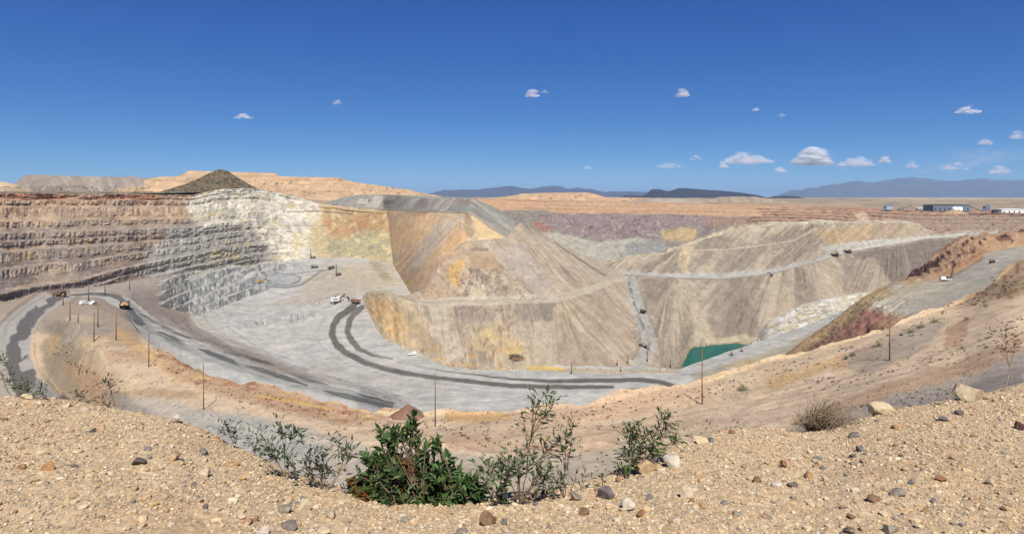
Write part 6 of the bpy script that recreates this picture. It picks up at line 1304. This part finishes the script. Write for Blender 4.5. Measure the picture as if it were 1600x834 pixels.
# ================================================================== STONES ON THE GRAVEL
ROCK = attr_mat('rock', 0.85, 0.2, scale=26, amt=0.28)
def rock_shape(V, seed, cuts=9, lo=.55, hi=.92):
    r = np.random.RandomState(seed); V = V.copy()
    for _ in range(cuts):
        n = r.normal(size=3); n /= np.linalg.norm(n); d = r.uniform(lo, hi); k = V @ n; m = k > d; V[m] -= np.outer(k[m] - d, n) * .96
    return V
PAL = dict(cream=(226, 204, 164), white=(222, 210, 190), tan=(206, 172, 130), rust=(164, 118, 84), brown=(138, 108, 82), grey=(152, 142, 130), slate=(132, 128, 124), dark=(112, 102, 92), purple=(128, 114, 114), green=(152, 148, 128), orange=(194, 150, 104), maroon=(88, 58, 54), pale=(214, 194, 164), yellow=(222, 188, 124))
def rock(px, py, w, h, c, label, seed, tilt=None, grp=None):
    p = hit(px, py + h * .42); k = p.y / F; rx = w * k / 2; rz_ = h * k / 2; big = w > 26
    V = rock_shape(IV3, seed, 13, .38, .85); V = V / np.abs(V).max(0)
    V[:, :] += (0.05 * fbm(V[:, 0] * 3 + seed, V[:, 1] * 3 + V[:, 2] * 2, 4, seed))[:, None] * V
    R = np.array(Euler((0, nrs.uniform(-.25, .25), 0)).to_matrix()); V = (V * np.array([rx, (rx + rz_) * .5, rz_])) @ R.T
    col = np.asarray(A(*PAL[c])) * (1 + .28 * fbm(V[:, 0] / rx * 1.6 + seed, V[:, 2] / rx * 1.6 + V[:, 1] / rx, 4, seed + 3))[:, None]
    dust = sstep(.25, .75, fbm(V[:, 0] / rx * 2 + 7, V[:, 1] / rx * 2 + V[:, 2] / rx, 3, seed + 9) + .15)[:, None]; col = col + (np.asarray(A(206, 176, 136)) - col) * .5 * dust
    o = mesh_obj('boulder' if big else 'stone', V, IF3, ROCK, col, False); o.location = p + Vector((0, rz_ * .35, rz_ * .42))
    return tag(o, label, 'boulder' if big else 'stone', grp)
RK = [
 (272, 653, 18, 17, 'white', 'squarish white block standing on the left gravel crest'), (42, 619, 20, 11, 'cream', 'cream stone on the left crest between two low plants'), (60, 628, 14, 10, 'pale', 'pale stone on the left crest in front of the dark haul road'), (103, 632, 14, 9, 'cream', 'cream stone on the crest at the foot of the left haul road'),
 (133, 637, 16, 9, 'pale', 'broad pale stone on the crest right of the left haul road'), (5, 654, 10, 8, 'brown', 'brown stone at the left edge just under the crest'), (142, 671, 16, 9, 'green', 'flat greenish-grey stone in open gravel below the left crest'), (62, 707, 20, 12, 'cream', 'cream slab with a dark hollow beneath it, left of the orange-brown wedge'),
 (119, 704, 18, 9, 'cream', 'flat cream stone with a dark shadow right of the orange-brown wedge'), (32, 728, 14, 10, 'rust', 'small rust-red stone nearest the left edge of the gravel'), (74, 727, 19, 19, 'orange', 'orange-brown wedge-shaped stone on the left gravel'), (115, 727, 10, 8, 'slate', 'round grey pebble under the flat cream stone'),
 (216, 719, 21, 16, 'dark', 'dark grey angular stone in the middle of the left gravel'), (230, 700, 11, 7, 'slate', 'small dark stone just above the dark angular stone'), (233, 712, 11, 9, 'grey', 'grey stone touching the dark angular stone on its right'), (223, 731, 10, 7, 'cream', 'cream pebble beneath the dark angular stone'),
 (270, 711, 25, 17, 'tan', 'rounded tan stone with a shadow right of the dark angular stone'), (318, 704, 16, 13, 'slate', 'dark slate stone on the slope below the small sprigs'), (318, 713, 8, 8, 'white', 'white pebble just under the slate stone on the slope'), (318, 738, 24, 17, 'pale', 'large half-buried pale stone left of the yellow pebble'),
 (302, 754, 11, 8, 'slate', 'slate pebble under the half-buried pale stone'), (308, 775, 10, 7, 'slate', 'flat dark pebble above the rust pebble'), (314, 781, 10, 9, 'rust', 'rust pebble touching the blue-grey one'), (320, 789, 11, 11, 'purple', 'blue-grey speckled pebble below the rust pebble'), (338, 772, 10, 10, 'white', 'whitish round pebble right of the rust pebble'),
 (242, 786, 14, 9, 'yellow', 'yellow-tan pebble low on the left gravel'), (205, 782, 12, 6, 'slate', 'flat slate pebble left of the yellow-tan pebble'), (374, 804, 19, 16, 'pale', 'pale square-edged stone low on the left slope'), (395, 807, 14, 16, 'tan', 'tan stone beside the pale square-edged stone'), (380, 746, 10, 12, 'yellow', 'small yellowish stone on the edge below the leaning stalks'), (368, 722, 11, 11, 'orange', 'orange-tan stone just under the crest by the leaning stalks'),
 (474, 785, 24, 22, 'cream', 'big cream angular stone below the slender stems'), (446, 793, 24, 17, 'green', 'greenish-grey stone left of the big cream angular stone'), (516, 800, 17, 19, 'pale', 'pale stone between the big cream stone and the dense bush'), (453, 819, 30, 18, 'grey', 'large flat grey stone near the bottom, left of the dense bush'), (409, 829, 20, 13, 'white', 'white stone cut by the bottom edge left of the bush'),
 (763, 807, 29, 31, 'brown', 'large rounded grey-brown stone under the right end of the bush'), (787, 812, 11, 19, 'slate', 'narrow upright slate stone beside the large rounded one'), (724, 828, 26, 12, 'grey', 'flat grey stone at the bottom under the bush'), (633, 810, 18, 10, 'grey', 'grey flat stone in the sand right below the bush'), (504, 828, 22, 14, 'pale', 'pale flat stone at the bottom edge left of the middle'),
 (899, 774, 26, 17, 'grey', 'tan-grey stone on the edge left of the purple-grey rock'), (949, 767, 31, 25, 'purple', 'purple-grey angular rock on the middle gravel edge'), (983, 787, 23, 22, 'white', 'white speckled quartz stone below the purple-grey rock'), (1002, 801, 15, 13, 'rust', 'rust-brown stone right of the white quartz stone'), (1016, 774, 13, 13, 'slate', 'round slate stone right of the purple-grey rock'), (911, 798, 19, 14, 'brown', 'reddish-brown stone below the tan-grey edge stone'),
 (1074, 768, 23, 22, 'pale', 'pinkish pale stone right of the round slate stone'), (1081, 782, 11, 8, 'rust', 'small red stone under the pinkish pale stone'), (1097, 788, 10, 14, 'orange', 'orange upright pebble right of the small red stone'), (1010, 726, 38, 28, 'tan', 'big orange-tan boulder half buried below the thick-leaved shrub'), (1053, 719, 25, 23, 'white', 'white wedge stone with a black hollow on its left'), (1036, 716, 20, 14, 'grey', 'grey stone between the orange-tan boulder and the white wedge'),
 (1094, 686, 24, 14, 'cream', 'flat cream stone on the crest right of the thick-leaved shrub'), (1110, 686, 12, 9, 'slate', 'dark slate stone touching the flat cream stone on the crest'), (1145, 673, 12, 11, 'rust', 'rust stone on the crest right of the flat cream stone'), (966, 748, 10, 10, 'rust', 'rust pebble on the edge above the purple-grey rock'), (1152, 801, 15, 10, 'green', 'greenish pebble right of the orange upright pebble'), (1184, 749, 14, 11, 'brown', 'brown pebble in open gravel between the shrub and the dry shrub'),
 (1519, 608, 58, 38, 'cream', 'biggest cream boulder on the right crest'), (1378, 638, 44, 26, 'cream', 'sharp cream boulder on the crest right of the dry shrub'), (1334, 678, 26, 11, 'grey', 'long flat grey stone below the dry shrub'), (1402, 664, 17, 11, 'orange', 'orange-tan stone under the sharp cream boulder'), (1476, 653, 17, 9, 'slate', 'dark slate stone below the biggest cream boulder'), (1500, 644, 14, 9, 'dark', 'dark stone right of the slate one under the biggest boulder'),
 (1346, 701, 14, 11, 'slate', 'slate stone, upper of a close pair on the right gravel'), (1334, 711, 13, 9, 'dark', 'dark stone, lower of a close pair on the right gravel'), (1278, 715, 14, 10, 'slate', 'blue-grey stone left of the close dark pair'), (1227, 724, 12, 17, 'rust', 'upright rust stone left of the blue-grey stone'), (1263, 741, 17, 12, 'orange', 'orange-brown stone below the blue-grey stone'), (1214, 754, 19, 11, 'white', 'flat whitish stone below the upright rust stone'), (1286, 729, 10, 9, 'slate', 'round slate pebble between the blue-grey and orange-brown stones'), (1240, 756, 20, 12, 'purple', 'buried purplish stone right of the flat whitish stone'),
 (1403, 767, 22, 17, 'grey', 'smooth grey stone in the middle of the right gravel'), (1424, 752, 16, 10, 'slate', 'slate stone just above the smooth grey stone'), (1470, 746, 16, 13, 'rust', 'dark rust stone right of the smooth grey stone'), (1365, 777, 23, 12, 'brown', 'brown ridge-shaped stone left of the smooth grey stone'), (1551, 749, 17, 14, 'pale', 'pale stone with a rusty side near the right edge'), (1401, 808, 12, 10, 'white', 'bright white pebble low on the right gravel'), (1447, 795, 12, 11, 'orange', 'orange pebble right of the bright white one'), (1326, 826, 20, 15, 'dark', 'dark stone at the bottom edge on the right'),
 (1393, 824, 22, 18, 'green', 'grey-green stone at the bottom below the bright white pebble'), (1382, 802, 17, 10, 'pale', 'pale flat stone left of the bright white pebble'), (1597, 664, 14, 18, 'maroon', 'maroon stone cut by the right edge'), (1504, 722, 13, 11, 'tan', 'tan-brown stone between the dark rust stone and the right edge'), (1332, 805, 13, 9, 'brown', 'brown pebble above the dark bottom stone'), (1460, 781, 9, 12, 'slate', 'upright slate pebble above the orange pebble')]
for i, a in enumerate(RK): rock(*a, 100 + i * 7)

# ---- the gravel itself
def gravel():
    fd = FG.D; fp = FG.PX; fz = FG.Z; npx = fp[0]; GV = []
    def place(n, lo, hi, shapes, Fc, dens_p=1.0, seed=0, ymin=None):
        r = np.random.RandomState(seed); nr_, nc = fd.shape
        # area-uniform samples on the surveyed shoulder: choose D first, then px
        D = np.sqrt(r.uniform(2.55 ** 2, 7.6 ** 2, n * 2)); PX = r.uniform(-70, 1670, n * 2)
        ci = np.clip((PX - npx[0]) / (npx[1] - npx[0]), 0, nc - 1.001).astype(int)
        crest_d = np.interp(PX, [c[0] for c in crest], [c[2] for c in crest]) + .35; ok = D < crest_d; D, PX, ci = D[ok][:n], PX[ok][:n], ci[ok][:n]
        # height by column interpolation
        Z = np.empty(len(D)); order = np.argsort(ci, kind='stable'); cs = ci[order]; bounds = np.searchsorted(cs, np.arange(nc + 1))
        for c in range(nc):
            a, b_ = bounds[c], bounds[c + 1]
            if b_ > a: idx = order[a:b_]; Z[idx] = np.interp(D[idx], fd[:, c], fz[:, c])
        n_ = len(D); size = lo + (hi - lo) * r.uniform(0, 1, n_) ** 3.6
        clump = fbm(PX / 130, D * 2.2, 3, seed + 5); keep = r.uniform(-.6, .9, n_) < clump + .45; D, PX, Z, size = D[keep], PX[keep], Z[keep], size[keep]; n_ = len(D)
        X = (PX - CX) / F * D; si = r.randint(0, len(shapes), n_); S_ = np.stack(shapes)[si]
        sc3 = np.stack([size * r.uniform(.8, 1.35, n_), size * r.uniform(.8, 1.35, n_), size * r.uniform(.45, .8, n_)], -1); a = r.uniform(0, 2 * np.pi, n_); ca, sa = np.cos(a), np.sin(a)
        V = S_ * sc3[:, None]; V = np.stack([V[..., 0] * ca[:, None] - V[..., 1] * sa[:, None], V[..., 0] * sa[:, None] + V[..., 1] * ca[:, None], V[..., 2] + V[..., 0] * r.uniform(-.3, .3, n_)[:, None]], -1)
        V += np.stack([X, D, Z + size * .22], -1)[:, None]
        pal = np.array([A(222, 194, 154), A(214, 184, 142), A(232, 208, 170), A(238, 220, 186), A(206, 172, 130), A(180, 164, 140), A(156, 144, 128), A(186, 146, 110), A(158, 134, 112), A(146, 138, 130), A(236, 222, 194)])
        pr = np.array([.26, .19, .19, .1, .1, .05, .03, .025, .02, .015, .02]); c = pal[r.choice(len(pal), n_, p=pr)] * r.uniform(.82, 1.18, (n_, 1))
        nv = S_.shape[1]; Q = (Fc[None] + (np.arange(n_) * nv)[:, None, None]).reshape(-1, 3)
        return V.reshape(-1, 3), Q, np.repeat(c, nv, 0)
    sh1 = [rock_shape(IV1, k, 7, .55, .9) for k in range(14)]; bm = bmesh.new(); bmesh.ops.create_icosphere(bm, subdivisions=1, radius=1); V0 = np.array([v.co[:] for v in bm.verts]); F0 = np.array([[v.index for v in f.verts] for f in bm.faces]); bm.free()
    sh0 = [V0 * (1 + .3 * np.random.RandomState(k).uniform(-1, 1, (len(V0), 1))) for k in range(14)]
    parts = [place(7000, .006, .030, sh1, IF1, seed=1), place(95000, .0035, .012, sh0, F0, seed=2)]
    o = 0; VV, FF, CC = [], [], []
    for V, Q, c in parts: VV.append(V); FF.append(Q + o); CC.append(c); o += len(V)
    g = mesh_obj('gravel', np.vstack(VV), np.vstack(FF), attr_mat('pebble', 0.9, 0.15, scale=90, amt=0.2), np.vstack(CC), False); tag(g, kind='stuff')
gravel()
# ---- clear but dusty air over the whole desert
def box_mesh(name, lo, hi, mat):
    V = [(x, y, z) for x in (lo[0], hi[0]) for y in (lo[1], hi[1]) for z in (lo[2], hi[2])]
    Q = np.array([(0, 1, 3, 2), (4, 6, 7, 5), (0, 4, 5, 1), (2, 3, 7, 6), (0, 2, 6, 4), (1, 5, 7, 3)])
    return mesh_obj(name, V, Q, mat)
mh = bpy.data.materials.new('haze'); mh.use_nodes = True; nt = mh.node_tree; nt.nodes.clear()
ou = nt.nodes.new('ShaderNodeOutputMaterial'); pv = nt.nodes.new('ShaderNodeVolumePrincipled')
pv.inputs['Color'].default_value = (0.44, 0.68, 1.0, 1); pv.inputs['Density'].default_value = 2.6e-5; pv.inputs['Anisotropy'].default_value = 0.0
nt.links.new(pv.outputs[0], ou.inputs['Volume'])
hz = box_mesh('haze', (-90000, -3000, -330), (90000, 72000, 860), mh); tag(hz, kind='stuff')
